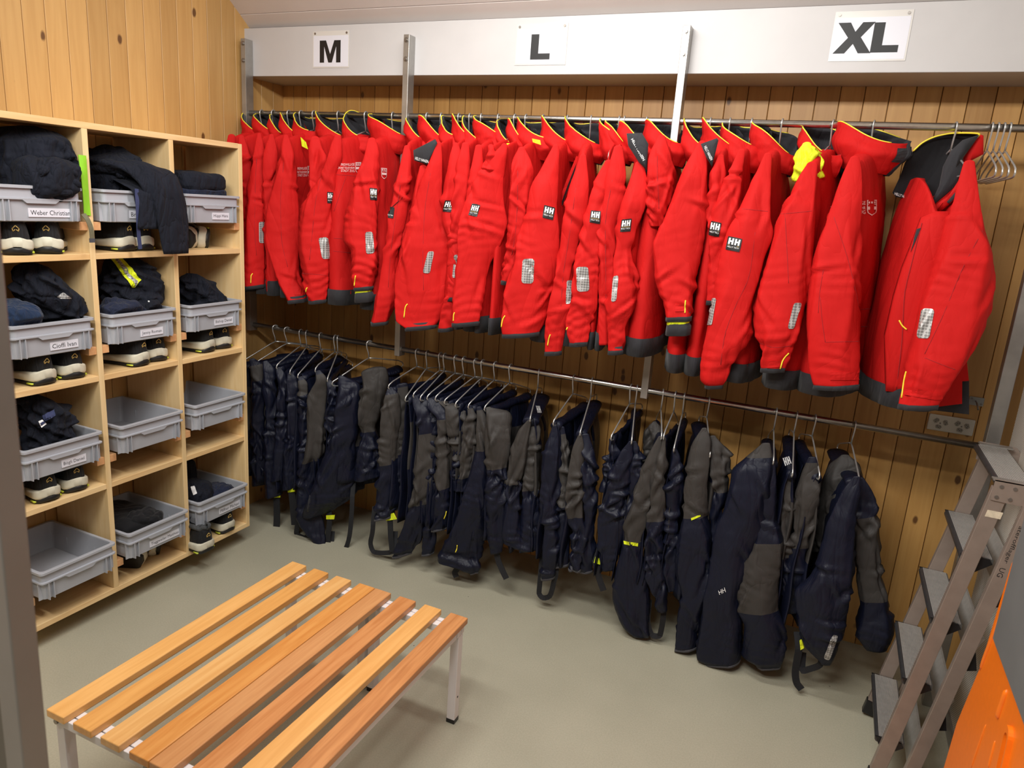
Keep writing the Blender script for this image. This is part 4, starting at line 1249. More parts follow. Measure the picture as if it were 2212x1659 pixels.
def hh_patch(bv, q, parent):
    o = decal(bv, q, 'logo_patch', M['ink'], parent, n=5, m=6, round_=.2, label='black sleeve patch with white letters HH')
    if o is None: return
    decal_polys(bv, sub(q, .10, .10, .92, .56), HHP, 'logo_letters', M['white_print'], o)
    decal_polys(bv, sub(q, .10, .62, .90, .645), [[(0, 0), (1, 0), (1, 1), (0, 1)]], 'logo_line', M['gold_print'], o)
    decal_text(bv, sub(q, .10, .69, .90, .80), 'HELLY TECH', 'logo_text', M['white_print'], o)
def reflector(bv, q, parent):
    decal(bv, q, 'reflective_patch', M['reflector'], parent, n=10, m=16, round_=1.0, label='silver reflective sleeve patch')

# ================================================================== jackets
def jacket_body(t, x, yaw, tx, zh, seed, flip=1, wide=1.0):
    n, k = 54, 72
    z = np.concatenate([np.linspace(-.086, -.20, 16), np.linspace(-.215, zh, n - 16)])
    wy = pch(-z, [.086, .094, .110, .130, .155, .20, .35, .6, .95], np.array([.05, .085, .145, .190, .205, .210, .217, .226, .23]) * wide)
    xx = pch(-z, [.086, .12, .20, .35, .6, .95], np.array([.016, .024, .032, .045, .052, .056]) / .056) * tx
    a = np.linspace(0, 2 * np.pi, k, endpoint=False)
    ca, sa = np.cos(a), np.sin(a)
    R = np.zeros((n, k, 3)); N = np.zeros((n, k, 3))
    for i in range(n):
        R[i, :, 0] = np.sign(ca) * np.abs(ca) ** .85 * xx[i]
        R[i, :, 1] = np.sign(sa) * np.abs(sa) ** .9 * wy[i]
        R[i, :, 2] = z[i]
        N[i, :, 0] = ca / xx[i]; N[i, :, 1] = sa / wy[i]
    if flip < 0:                                       # worn open: nothing above the neckline but the collar pieces
        R[:, :, 2] = np.minimum(R[:, :, 2], -.315 + .15 * np.abs(np.cos(a))[None, :] ** 1.3); R[:, :, 0] -= .03
    N /= np.linalg.norm(N, axis=-1, keepdims=True)
    Pn = R * np.array([.7, 1, .35])
    amp = min(.014, tx * .20)
    R = R + N * (folds(Pn + x * 3, seed, 26, 6, .8) * amp * 1.8 * np.clip((-z - .13) / .1, 0, 1)[:, None])[..., None]
    mb = MB(); mb.loft(R, True, True)
    o = build(mb, 'body', M['red'], t, smooth=True)
    rt = ROOT[t.name]; c, s_ = math.cos(rt[1]), math.sin(rt[1])
    W = R.reshape(-1, 3) @ np.array([[c, s_, 0], [-s_, c, 0], [0, 0, 1]]) + rt[0]
    bv = BVHTree.FromPolygons([tuple(v) for v in W], mb.F)
    # dark hem band
    i0 = n - 1
    b = R[-1]; ctr = b.mean(0)
    P = [ctr + (R[-4] - R[-4].mean(0)) * 1.02 + (0, 0, .05), ctr + (b - ctr) * 1.03 + (0, 0, .045), ctr + (b - ctr) * 1.03 + (0, 0, -.020), ctr + (b - ctr) * .93 + (0, 0, -.020), ctr + (b - ctr) * .90 + (0, 0, .02)]
    mb = MB(); mb.loft(P, False, True); build(mb, 'hem_band', M['charcoal'], t, smooth=True)
    # far sleeve
    mb = MB(); RR_ = []
    r = np.random.default_rng(seed)
    for f in np.linspace(0, 1, 22):
        cz = -.145 + f * (zh + .16); w = np.interp(f, [0, .1, .5, 1], [.02, .05, .062, .046])
        RR_.append([(min(tx, .05) * .75 * math.cos(q) * (1 + .15 * math.sin(3 * q + 8 * f)) * min(1, .3 + 4 * f) + flip * .02 * math.sin(f * 2.5), .215 + .010 * math.sin(3 * f) + w * .6 * math.sin(q), cz) for q in np.linspace(0, 2 * np.pi, 22, endpoint=False)])
    mb.loft(RR_); build(mb, 'sleeve', M['red'], t, smooth=True)
    return o, bv
COLLAR = {}
def jacket_collar(t, seed, rx=.058, ry=.080, h=.130, lean=.03, gap=30, zb=-.128, dn=.72, df=.22, rot=0.0, flare=.10, tab=False):
    """tall stand-up collar: red outside, dark inside, yellow piping on the rim; theta 0 = front opening"""
    k, n = 60, 14
    th = np.radians(np.linspace(gap, 360 - gap, k))
    r = np.random.default_rng(seed)
    hs = np.linspace(0, 1, n)
    O, I = np.zeros((n, k, 3)), np.zeros((n, k, 3))
    fb = (1 + np.cos(th)) / 2                          # 1 at front, 0 at back
    nearw = (1 - np.sin(th)) / 2                       # 1 on the side towards the room
    top = h * (1 - fb ** .85 * (dn * nearw + df * (1 - nearw)))
    top = top * (1 + .05 * np.sin(3 * th + seed))
    cr_, sr_ = math.cos(rot), math.sin(rot)
    for i, f in enumerate(hs):
        w = .88 + flare * f + .22 * math.sin(math.pi * min(1, f * 1.05))
        cx = np.cos(th) * rx * w - lean * f * (1 - .8 * fb) + flare * .25 * f * fb
        sy = np.sin(th) * ry * w
        zz = zb + top * f - .018 * (1 - f) * fb
        p = np.stack([cx * cr_ - sy * sr_, cx * sr_ + sy * cr_, zz], 1)
        nn = np.stack([np.cos(th + rot), np.sin(th + rot), 0 * th], 1)
        dd = (folds(p * np.array([1, 1, 1.6]) + seed * .37, seed, 46, 6, .85)[:, None] * .013 + .004 * np.sin(f * 9 + seed)) * (.4 + .6 * math.sin(math.pi * f))
        O[i] = p + nn * dd; I[i] = p + nn * dd - nn * .0075
    mb = MB()
    P = np.concatenate([O, I[::-1]], 0)
    mb.loft(P, False, False, [0] * (n - 1) + [1] * n, closed=False)
    for j in (0, k - 1):
        q = np.stack([O[:, j], I[:, j]], 1); mb.grid(q if j == 0 else q[:, ::-1], 1)
    o = build(mb, 'collar', [M['red'], M['charcoal']], t, smooth=True)
    rt = ROOT[t.name]; c_, s_ = math.cos(rt[1]), math.sin(rt[1])
    COLLAR['bv'] = BVHTree.FromPolygons([tuple(v) for v in P.reshape(-1, 3) @ np.array([[c_, s_, 0], [-s_, c_, 0], [0, 0, 1]]) + rt[0]], mb.F[:(2 * n - 1) * (k - 1)])
    m2 = MB(); a, b = int(k * .10), int(k * .90)
    m2.tube((O[-1] * .6 + I[-1] * .4)[a:b] + (0, 0, .001), .0023, 6)
    build(m2, 'collar_piping', M['yellow'], t, smooth=True)
    if tab:
        for j in (2, k - 3):
            g_ = np.array([[O[a_, min(max(j + s_, 0), k - 1)] + (O[a_, j] - I[a_, j]) * .5 for s_ in (-2, 0, 2)] for a_ in range(5, 12)])
            m3 = MB(); m3.grid(g_); build(m3, 'collar_tab', M['charcoal'], t)
    return o
SEC = {'M': 'M', 'L': 'L', 'XL': 'XL'}
def xz(px, py, zr): 
    p = atp(px, py, YR); return p[0]
def up_y(px): return 243 + (278.3 - 243) * (px - 556) / (2212 - 556)
def lo_y(px): return float(np.interp(px, [554, 858, 1100, 1400, 1560, 1800, 1960, 2116], [702, 752, 798.5, 846.5, 868.4, 911, 936, 961.5]))
GJ = {'M': 'red jackets under the M sign', 'L': 'red jackets under the L sign', 'XL': 'red jackets under the XL sign'}
JK = [
 # section, hook px, zoom tag, shoulder, sleeve rows (y, xl, xr), options, label
 ('M', 565.7, '4', (8, 315), None, dict(), 'red jacket at the far left of the upper rail, mostly hidden behind the shelf'),
 ('M', 591, '4', (75, 315), [(318, 52, 92), (400, 50, 118), (500, 55, 142), (750, 70, 150), (1000, 80, 150), (1300, 85, 150)], dict(), 'red jacket second from left under the M sign, half hidden by the next sleeve'),
 ('M', 624.5, '4', (200, 300), [(298, 186, 212), (360, 170, 228), (450, 156, 240), (600, 138, 246), (800, 114, 246), (950, 100, 246), (1100, 94, 250), (1250, 86, 255), (1385, 78, 250)],
  dict(refl=[(196, 926), (238, 926), (245, 1078), (198, 1078)], tab=[(152, 1296), (140, 1315), (138, 1366)], yd=-.02), 'red jacket beside the shelf edge with silver sleeve patch and thin yellow cuff line'),
 ('M', 650.7, '4', (290, 310), [(308, 272, 304), (450, 232, 335), (600, 225, 320), (800, 235, 300), (1000, 240, 290), (1300, 252, 304), (1430, 250, 302)], dict(), 'sliver of red jacket between a silver patched and a broad plain sleeve, M group'),
 ('M', 678.5, '4', (390, 312), [(312, 374, 408), (380, 360, 432), (450, 352, 452), (600, 318, 460), (750, 280, 474), (900, 256, 486), (1050, 250, 490), (1200, 286, 482), (1350, 330, 500), (1485, 402, 545)],
  dict(velcro=[(450, 1412), (540, 1410), (540, 1450), (450, 1452)], chest=[(440, 535), (555, 530), (555, 605), (440, 605)], yd=-.02, neck=[(495, 320), (530, 355), (545, 405), (505, 385)]), 'red jacket under M with broad plain sleeve and yellow at the collar base'),
 ('M', 731.5, '4', (600, 336), [(335, 566, 634), (420, 556, 652), (550, 556, 660), (700, 556, 650), (900, 556, 630)], dict(short=1), 'red jacket under the M sign squeezed left of the HH one with white print'),
 ('M', 791, '4', (760, 316), [(316, 738, 786), (380, 710, 792), (450, 690, 790), (600, 636, 748), (800, 518, 735), (950, 488, 727), (1100, 484, 722), (1200, 498, 716), (1300, 520, 704), (1400, 534, 692), (1490, 556, 680)],
  dict(hh=[(684, 712), (729, 714), (727, 794), (686, 792)], refl=[(622, 1040), (690, 1035), (711, 1190), (650, 1192)], tab=[(545, 1398), (536, 1410), (532, 1475)], chest=[(742, 508), (905, 503), (905, 575), (742, 570)], yd=-.03, seams=[[(742, 588), (820, 592), (895, 600)], [(822, 600), (780, 720), (735, 850)], [(735, 1044), (770, 1046), (810, 1048)], [(730, 1136), (790, 1142), (855, 1150)]], sseams=[[(640, 610), (600, 800), (580, 1000), (560, 1200)], [(510, 1296), (570, 1300), (690, 1310)]], bunch=.007, tall=1.18), 'red jacket with white lettered chest print, HH sleeve patch and slanting cuff'),
 ('M', 849, '4', (1005, 340), [(343, 976, 1036), (400, 962, 1054), (450, 950, 1062), (600, 898, 1056), (750, 856, 1052), (900, 818, 1050), (1050, 808, 1050), (1130, 858, 1052), (1220, 866, 1052), (1300, 860, 1034), (1395, 880, 1014)],
  dict(hh=[(988, 683), (1045, 688), (1043, 772), (992, 768)], refl=[(955, 1000), (1010, 995), (1025, 1150), (965, 1158)], tab=[(890, 1312), (886, 1330), (880, 1385)], shield=[(1070, 540), (1110, 543), (1108, 622), (1072, 618)], lime=1, yd=-.03, bunch=.008, open=.02), 'red jacket beside the middle rack post with small crest and lime cuff lining'),
 ('L', 923, '5', (232, 290), [(290, 216, 252), (360, 200, 262), (450, 180, 260), (600, 148, 246), (750, 120, 226), (900, 95, 196), (1100, 68, 166), (1250, 40, 165), (1410, 4, 118)],
  dict(hh=[(112, 668), (156, 676), (148, 746), (106, 740)], flap=[(275, 310), (415, 238), (428, 262), (365, 402), (280, 375)], flaptxt=[(288, 352), (372, 376), (370, 394), (286, 370)], yd=-.03), 'red jacket right of the middle rack post with a dark lettered flap over its shoulder'),
 ('L', 953.6, '5', (345, 420), None, dict(short=1), 'red jacket under the L sign hidden behind the dark flapped one'),
 ('L', 992, '5', (435, 267), [(267, 418, 454), (350, 392, 462), (450, 352, 464), (600, 296, 462), (800, 238, 502), (950, 198, 524), (1100, 164, 502), (1250, 158, 482), (1380, 156, 450), (1440, 215, 414)],
  dict(refl=[(368, 958), (408, 955), (380, 1098), (334, 1094)], tab=[(238, 1293), (225, 1312), (215, 1380)], yd=-.03, neck=[(466, 335), (480, 345), (484, 395), (468, 385)]), 'red jacket with broad sleeve, slanted silver patch and yellow cuff line, L group'),
 ('L', 1015, '5', (545, 272), [(272, 530, 564), (350, 508, 590), (450, 490, 606), (600, 462, 604), (750, 458, 600), (900, 500, 580), (1100, 492, 602), (1250, 478, 570), (1350, 458, 545), (1450, 440, 532)],
  dict(hh=[(478, 630), (536, 632), (522, 706), (464, 702)], refl=[(536, 980), (557, 978), (548, 1124), (524, 1126)], yd=.0), 'red jacket under the L sign with HH patch high on a narrow sleeve'),
 ('L', 1040, '5', (615, 275), None, dict(), 'red jacket under L, first of three thin ones behind a bent sleeve'),
 ('L', 1077, '5', (700, 290), None, dict(), 'red jacket under L, second of three thin ones behind a bent sleeve'),
 ('L', 1113, '5', (770, 285), [(285, 752, 790), (400, 724, 812), (500, 700, 800)], dict(short=1), 'red jacket under L, third of three thin ones behind a bent sleeve'),
 ('L', 1137, '5', (858, 278), [(280, 838, 878), (330, 790, 876), (400, 724, 866), (500, 672, 852), (600, 630, 858), (700, 590, 874), (770, 574, 886), (850, 566, 862), (950, 556, 816), (1050, 546, 762), (1200, 540, 722), (1300, 534, 712), (1415, 530, 696)],
  dict(hh=[(650, 652), (704, 660), (682, 736), (627, 724)], tab=[(540, 1348), (534, 1365), (532, 1402)], yd=-.05, bunch=.004, neck=[(872, 265), (890, 265), (918, 350), (905, 362), (870, 320)]), 'red jacket with strongly bent HH patched sleeve and yellow collar tag, L group'),
 ('L', 1174, '5', (968, 305), [(305, 944, 992), (380, 912, 1030), (450, 898, 1048), (600, 892, 1030), (800, 878, 1004), (1000, 858, 935), (1150, 840, 900)],
  dict(yd=.0, open=.03, neck=[(1035, 235), (1085, 245), (1090, 275), (1040, 258)]), 'red jacket with wide open red lined collar, under the L sign'),
 ('L', 1226, '5', (1190, 285), [(286, 1168, 1206), (340, 1140, 1210), (400, 1108, 1206), (550, 1028, 1198), (700, 998, 1200), (850, 956, 1214), (1000, 928, 1202), (1150, 880, 1190), (1250, 852, 1152), (1400, 836, 1112), (1480, 850, 1075)],
  dict(hh=[(1112, 660), (1182, 678), (1168, 757), (1100, 740)], refl=[(975, 1004), (1050, 1004), (1042, 1162), (966, 1160)], tab=[(862, 1368), (848, 1392), (838, 1440)], yd=-.05, ring=(878, 1278)), 'red jacket with big upright silver patch and black corner at the hem, L group'),
 ('L', 1277, '6', (455, 338), [(338, 436, 476), (450, 400, 490), (500, 384, 494), (700, 340, 480), (900, 318, 424), (1100, 278, 392), (1250, 244, 402), (1400, 224, 346), (1545, 219, 320)],
  dict(refl=[(356, 1102), (386, 1100), (378, 1248), (348, 1250)], tab=[(254, 1438), (246, 1460), (238, 1505)], yd=-.02, ctext=[(425, 150), (475, 200), (462, 228), (415, 180)], zip=[(430, 340), (385, 450), (350, 540), (315, 640)]), 'narrow sleeved red jacket with open zip, right of the big upright silver patch'),
 ('L', 1338, '6', (612, 372), [(374, 590, 636), (500, 528, 612), (700, 478, 602), (900, 428, 560), (1100, 398, 548), (1250, 374, 542), (1350, 350, 512), (1490, 378, 488)],
  dict(hh=[(506, 670), (566, 676), (560, 755), (496, 744)], refl=[(412, 1020), (488, 1018), (496, 1168), (422, 1174)], tab=[(362, 1394), (354, 1410), (352, 1462)], yd=-.03, bunch=.006), 'red jacket with large silver patch and crumpled dark cuff, right half of L group'),
 ('L', 1349, '6', (672, 285), [(288, 646, 702), (380, 622, 716), (450, 606, 722), (600, 588, 704), (800, 548, 652), (1000, 544, 648), (1150, 548, 690), (1300, 552, 612), (1500, 554, 614)],
  dict(yd=.0, short=1), 'red jacket under L wedged close left of the one showing a long zip'),
 ('L', 1397, '6', (800, 385), [(386, 776, 832), (450, 756, 848), (550, 724, 862), (650, 690, 850), (800, 660, 790), (950, 658, 760), (1100, 640, 792), (1250, 602, 782), (1400, 614, 714), (1540, 618, 702)],
  dict(hh=[(696, 728), (757, 720), (748, 800), (686, 804)], refl=[(644, 1078), (676, 1072), (662, 1228), (630, 1238)], yd=-.03, zip=[(815, 385), (850, 465), (830, 560), (790, 680), (765, 780), (745, 915)], flap=[(725, 195), (820, 192), (860, 260), (850, 420), (800, 372), (735, 270)], flaptxt=None), 'red jacket with a long exposed zip edge and dark lettered collar flap'),
 ('L', 1454, '6', (938, 215), [(222, 916, 966), (300, 884, 990), (400, 858, 1010), (500, 848, 1018), (620, 850, 1000), (700, 866, 960), (770, 880, 930)],
  dict(yd=.0, bunch=.010, short=1, ring=(820, 1160)), 'red jacket with a shrunken crumpled sleeve just left of the right rack post'),
 ('XL', 1535, '7', (298, 225), [(228, 276, 318), (300, 236, 322), (400, 190, 328), (500, 148, 328), (600, 104, 328), (700, 60, 312), (800, 28, 294), (950, 36, 268), (1050, 60, 254), (1120, 88, 242), (1190, 98, 238)],
  dict(velcro=[(148, 1113), (200, 1112), (200, 1155), (148, 1157)], tab=[(206, 1096), (204, 1130), (203, 1165)], lime=2, yd=-.05, flap=[(290, 232), (380, 200), (388, 212), (352, 360), (318, 300)], flaptxt=None), 'red jacket right of the right rack post with lime and black inner cuff hanging out'),
 ('XL', 1577, '7', (402, 298), [(300, 386, 418), (400, 352, 420), (500, 335, 412), (700, 325, 400)], dict(short=1, neck=[(402, 330), (416, 300), (424, 400), (408, 395)]), 'red jacket under the XL sign almost hidden between two HH patched sleeves'),
 ('XL', 1624, '7', (517, 270), [(272, 498, 536), (340, 466, 526), (400, 440, 510), (500, 396, 506), (600, 362, 506), (750, 334, 470), (900, 330, 420), (1100, 320, 400)],
  dict(hh=[(346, 656), (405, 668), (392, 744), (335, 734)], yd=.0), 'red jacket carrying the left one of two HH sleeve patches under XL'),
 ('XL', 1690, '7', (662, 292), [(294, 640, 682), (360, 610, 680), (450, 570, 676), (600, 500, 668), (720, 438, 690), (850, 398, 642), (1000, 374, 604), (1150, 344, 572), (1300, 306, 564), (1420, 292, 470), (1530, 290, 436), (1560, 320, 412)],
  dict(hh=[(443, 740), (521, 756), (504, 829), (428, 814)], refl=[(352, 1084), (378, 1082), (354, 1231), (322, 1231)], yd=-.05, ctext=[(648, 150), (720, 182), (712, 206), (642, 176)], sseams=[[(590, 720), (560, 950), (480, 1130), (420, 1300), (400, 1450)], [(520, 590), (600, 598), (660, 604)]], bunch=.002), 'red jacket with long smooth sleeve, right one of two HH patches under XL'),
 ('XL', 1800, '7', (908, 350), [(350, 872, 936), (400, 838, 934), (500, 790, 932), (600, 738, 930), (750, 690, 918), (900, 648, 902), (1050, 598, 882), (1150, 580, 870), (1280, 592, 832), (1350, 622, 792), (1470, 632, 742)],
  dict(refl=[(804, 1108), (847, 1108), (802, 1252), (768, 1250)], velcro=[(654, 1428), (724, 1424), (726, 1462), (656, 1468)], tab=[(775, 1385), (745, 1420), (724, 1482)], limehood=1, yd=-.05, sseams=[[(755, 620), (765, 800), (775, 1000)], [(735, 618), (830, 610), (915, 600)], [(615, 1330), (700, 1355), (790, 1345)]], bunch=.005), 'red jacket with a bright lime hood lining spilling over its shoulder'),
 ('XL', 1888, '8', (348, 290), [(292, 322, 372), (360, 290, 384), (450, 258, 388), (600, 208, 380), (750, 150, 376), (850, 126, 376), (1000, 106, 372), (1150, 100, 370), (1250, 106, 368), (1350, 122, 366), (1448, 146, 366)],
  dict(velcro=[(222, 1382), (372, 1380), (370, 1422), (220, 1424)], tab=[(382, 1364), (382, 1395), (380, 1428)], chest=[(226, 508), (430, 506), (430, 577), (226, 577)], yd=-.05, seams=[[(380, 1062), (430, 1058), (480, 1052)], [(378, 1150), (430, 1150)], [(470, 1160), (440, 1250), (430, 1350)]], sseams=[[(240, 590), (310, 800), (350, 960), (368, 1050)], [(170, 1000), (180, 1120), (196, 1230)], [(196, 1230), (280, 1228), (366, 1226)], [(186, 860), (165, 1000), (160, 1080)]], big=1, open=.05, tall=1.1), 'red jacket with plain wide sleeve and white chest crest, second from the right'),
 ('XL', 2064, '8', (930, 332), [(316, 902, 962), (420, 872, 976), (500, 850, 984), (650, 800, 1012), (800, 752, 1058), (920, 712, 1058), (1050, 664, 1048), (1150, 646, 1018), (1250, 626, 970), (1350, 608, 910), (1450, 595, 840), (1550, 572, 775)],
  dict(refl=[(692, 1056), (756, 1060), (728, 1212), (664, 1208)], sseams=[[(1000, 660), (900, 850), (800, 1090), (705, 1290)], [(705, 1310), (780, 1340), (860, 1370)]], velcro=[(606, 1450), (797, 1498), (792, 1530), (600, 1500)], tab=[(612, 1380), (602, 1420), (588, 1515)], yd=-.10, big=2), 'red jacket at the right rail end, turned with wide open black collar'),
]
hookx = [xz(j[1], up_y(j[1]), ZU) for j in JK]
HEM = lambda sec, px: {'M': 1.235, 'L': 1.205, 'XL': 1.165}[sec]
def chest_print(bv, q, t):
    decal_text(bv, sub(q, .26, .03, .84, .29), 'FREIWILLIGE', 'chest_lettering', M['silver_print'], t)
    decal_text(bv, sub(q, -.06, .36, .84, .62), 'STÜTZPUNKT FEUERWEHR', 'chest_lettering', M['silver_print'], t)
    decal_text(bv, sub(q, .26, .69, .84, .95), 'STADT ZUG', 'chest_lettering', M['silver_print'], t)
    crest(bv, sub(q, .88, -.05, 1.12, 1.08), t)
def crest(bv, q, t):
    fr = [[(0, 0), (1, 0), (1, .06), (0, .06)], [(0, .06), (.08, .06), (.08, .62), (0, .62)], [(.92, .06), (1, .06), (1, .62), (.92, .62)],
          [(0, .26), (1, .26), (1, .31), (0, .31)], [(.08, .42), (.92, .42), (.92, .62), (.08, .62)],
          [(0, .62), (.08, .62), (.14, .80), (.07, .82)], [(.07, .82), (.14, .80), (.5, .94), (.5, 1)], [(.5, 1), (.5, .94), (.86, .80), (.93, .82)], [(.93, .82), (.86, .80), (.92, .62), (1, .62)]]
    for i in range(3): fr.append([(.14 + .28 * i, .10), (.30 + .28 * i, .10), (.30 + .28 * i, .22), (.14 + .28 * i, .22)])
    decal_polys(bv, q, fr, 'chest_crest', M['silver_print'], t)
NJ = {'M': 0, 'L': 0, 'XL': 0}
ORD = ['first', 'second', 'third', 'fourth', 'fifth', 'sixth', 'seventh', 'eighth', 'ninth', 'tenth', 'eleventh', 'twelfth', 'thirteenth', 'fourteenth', 'fifteenth']
for ji, (sec, hk, tg, shd, rows, op, label) in enumerate(JK):
    x = hookx[ji]
    spx = Zc(tg, shd)[0]
    ysh = YR - .205
    sx_ = atp(spx[0], spx[1], ysh)[0]
    yaw = float(np.clip(math.atan2(sx_ - x, .205), -.40, .40))
    NJ[sec] += 1
    wire_hanger('clothes_hanger', 'steel wire hanger holding the %s red jacket from the left under the %s sign' % (ORD[NJ[sec] - 1], sec), x, ZU, yaw * .9, 0.0, False, 'wire hangers on the upper rail')
    t = thing('sailing_jacket', label, 'jacket', (x, YR, ZU), yaw, GJ[sec])
    gl = x - hookx[ji - 1] if ji else .1
    gr = hookx[ji + 1] - x if ji + 1 < len(JK) else .3
    pit = min(gl, gr)
    big = op.get('big', 0)
    tx = float(np.clip(pit * .62, .022, .075)) if not big else (.098 if big == 1 else .115)
    flip = -1 if big == 2 else 1
    zh = HEM(sec, hk) - ZU
    seed = 100 + ji
    b, bvb = jacket_body(t, x, yaw, tx, zh + .02, seed, flip)
    cs = dict(M=1.0, L=1.0, XL=1.10)[sec] * op.get('tall', 1.0)
    rx = float(np.clip(pit * .95, .050, .072))
    if big == 2:
        def plate(name, pts, y0, mat, bulge=.012, th=.006, slope=0.0):
            W = np.array([atp(a[0], a[1], YR + y0 + slope * i / len(pts)) for i, a in enumerate(Zc('8', *pts))]); c = W.mean(0)
            n_ = np.array([.05, -1, 0])
            rg = [W - n_ * th, W, W * .94 + c * .06 + n_ * bulge * .5, W * .6 + c * .4 + n_ * bulge, W * .1 + c * .9 + n_ * bulge * 1.15]
            mb = MB(); mb.loft(rg, True, True)
            return build(mb, name, M[mat], t, smooth=True, world=True)
        plate('collar_inside', [(605, 310), (645, 252), (700, 205), (780, 172), (860, 160), (985, 166), (940, 230), (915, 320), (860, 430), (800, 520), (725, 552), (690, 505), (660, 498), (560, 488), (540, 465), (580, 380)], .03, 'black', -.02)
        plate('collar_lapel', [(985, 168), (930, 215), (903, 262), (900, 330), (908, 360), (880, 415), (815, 475), (735, 540), (722, 552), (780, 430), (800, 330), (840, 250), (900, 195)], -.12, 'charcoal', .012)
        plate('collar', [(988, 166), (1006, 172), (1006, 268), (960, 292), (935, 305), (910, 345), (902, 300), (905, 255), (940, 212)], -.10, 'red', .016)
        plate('collar_front', [(905, 358), (918, 400), (915, 445), (860, 500), (800, 550), (715, 600), (690, 640), (700, 580), (725, 552), (790, 505), (870, 440)], -.13, 'red', .008)
        plate('collar_tab', [(868, 455), (890, 446), (892, 462), (830, 522), (818, 512)], -.146, 'charcoal', .003, .002)
        W = np.array([atp(a[0], a[1], YR + y_) for a, y_ in zip(Zc('8', (645, 252), (700, 205), (780, 172), (860, 160), (985, 166), (935, 212), (903, 258)), (.024, .02, .01, 0, -.10, -.125, -.125))])
        tt = np.linspace(0, 1, 40); W = np.stack([pch(tt, np.linspace(0, 1, len(W)), W[:, i]) for i in range(3)], 1)
        mb = MB(); mb.tube(W, .0028, 6); build(mb, 'collar_piping', M['yellow'], t, smooth=True, world=True)
        q = Zc('8', (552, 462), (640, 490), (638, 503), (550, 476)); w = [atp(a[0], a[1], YR + .020) for a in q]
        ux = (w[1] - w[0]); lu = np.linalg.norm(ux); ux /= lu
        mt = flat_text('HELLY HANSEN', w[3], ux, np.array([0, 0, 1.0]), lu, .009); build(mt, 'collar_lettering', M['white_print'], t, world=True)
    elif big == 1: jacket_collar(t, seed, .085, .090, .155, .03, 22, zb=-.145, dn=.60, df=.25, flare=.18, tab=True)
    else: jacket_collar(t, seed, rx, .082 * cs, .150 * cs, min(.038, rx * .6), 28, zb=-.150 * (1 if cs <= 1 else 1.08), dn=.82 + .10 * math.sin(seed * 2.1), df=.10 + .08 * math.sin(seed * 1.7), flare=.06 + op.get('open', 0.0) * 4, rot=.25 * math.sin(seed * 3.3))
    if rows is None:
        P0 = atp(spx[0], spx[1], ysh); rows2 = []
        from_px = spx
        for f, w in ((0, 10), (60, 19), (150, 24), (250, 24), (330, 20)):
            rows2.append((spx[1] + f, spx[0] - w - f * .06, spx[0] + w * .6 - f * .06))
    else:
        rows2 = [(lambda a, c_: (a[1], a[0], c_[0]))(Zc(tg, (xl, y))[0], Zc(tg, (xr, y))[0]) for y, xl, xr in rows]
    yp = ysh - .012
    thick = float(np.clip(pit * .42, .020, .050)) if rows is not None else .018
    if big: thick = .060
    R, s, yy = px_tube(rows2, yp, thick, seed=seed * 3, amp=.0075 if sec != 'XL' else .0065, fr=15, bunch=op.get('bunch', .002), yd=op.get('yd', 0.0))
    so, bvs = tube_obj(R, 'sleeve', [M['red']], t)
    if not op.get('short'):
        ring_band(R, -2, -1, .03, .012, 'cuff_trim', M['charcoal'], t)
    if op.get('lime'):
        c = R[-1].mean(0); e = R[-1] - c
        mb = MB(); mb.loft([c + e * .86 + (0, 0, .01), c + e * .90 + (0, 0, -.024), c + e * .80 + (0, 0, -.026)], False, True); build(mb, 'cuff_lining', M['lime'], t, smooth=True, world=True)
        mb = MB(); mb.loft([c + e * .84 + (0, 0, -.015), c + e * .98 + (.004, 0, -.030), c + e * 1.0 + (.004, 0, -.062), c + e * .86 + (.004, 0, -.064), c + e * .8 + (.004, 0, -.04)], False, True); build(mb, 'inner_cuff', M['charcoal'], t, smooth=True, world=True)
    g = lambda key: Zc(tg, *op[key])
    if 'hh' in op: hh_patch(bvs, g('hh'), t)
    if 'refl' in op: reflector(bvs, g('refl'), t)
    if 'velcro' in op: decal(bvs, g('velcro'), 'cuff_strap', M['red'], t, n=6, m=3, round_=.2, off=.003)
    if 'tab' in op: seam(bvs, g('tab'), 'cuff_piping', M['yellow'], t, r=.0024, off=.0015)
    if 'chest' in op: chest_print(bvb, g('chest'), t)
    if 'shield' in op: crest(bvb, g('shield'), t)
    if 'ctext' in op and big != 2: decal_text(COLLAR['bv'], Zc(tg, *op['ctext']), 'HANSEN', 'collar_lettering', M['ink'], t, off=.0012)
    if 'neck' in op:
        qn = g('neck'); mb = MB(); P = np.array([atp(a[0], a[1], YR - .13) for a in qn]); mb.loft([P, P + (0, .004, 0)]); build(mb, 'collar_lining', M['lime'], t, world=True, label=None) if False else build(mb, 'collar_lining', M['lime'], t, world=True)
    for ln in op.get('seams', ()): seam(bvb, Zc(tg, *ln), 'panel_seam', M['red_in'], t, r=.0011, off=.0)
    for ln in op.get('sseams', ()): seam(bvs, Zc(tg, *ln), 'sleeve_seam', M['red_in'], t, r=.0010, off=-.0001)
    if 'zip' in op:
        zp = np.array([atp(a[0], a[1], YR - .150) for a in g('zip')]); tt = np.linspace(0, 1, 30); ss = np.linspace(0, 1, len(zp))
        zp = np.stack([pch(tt, ss, zp[:, i]) for i in range(3)], 1)
        flat_band(zp, .020, .003, 'front_edge', M['red'], t, face=(.5, -.85, 0), n=30)
        flat_band(zp + (.006, -.003, 0), .0065, .003, 'zip', M['black_plastic'], t, face=(.5, -.85, 0), n=30)
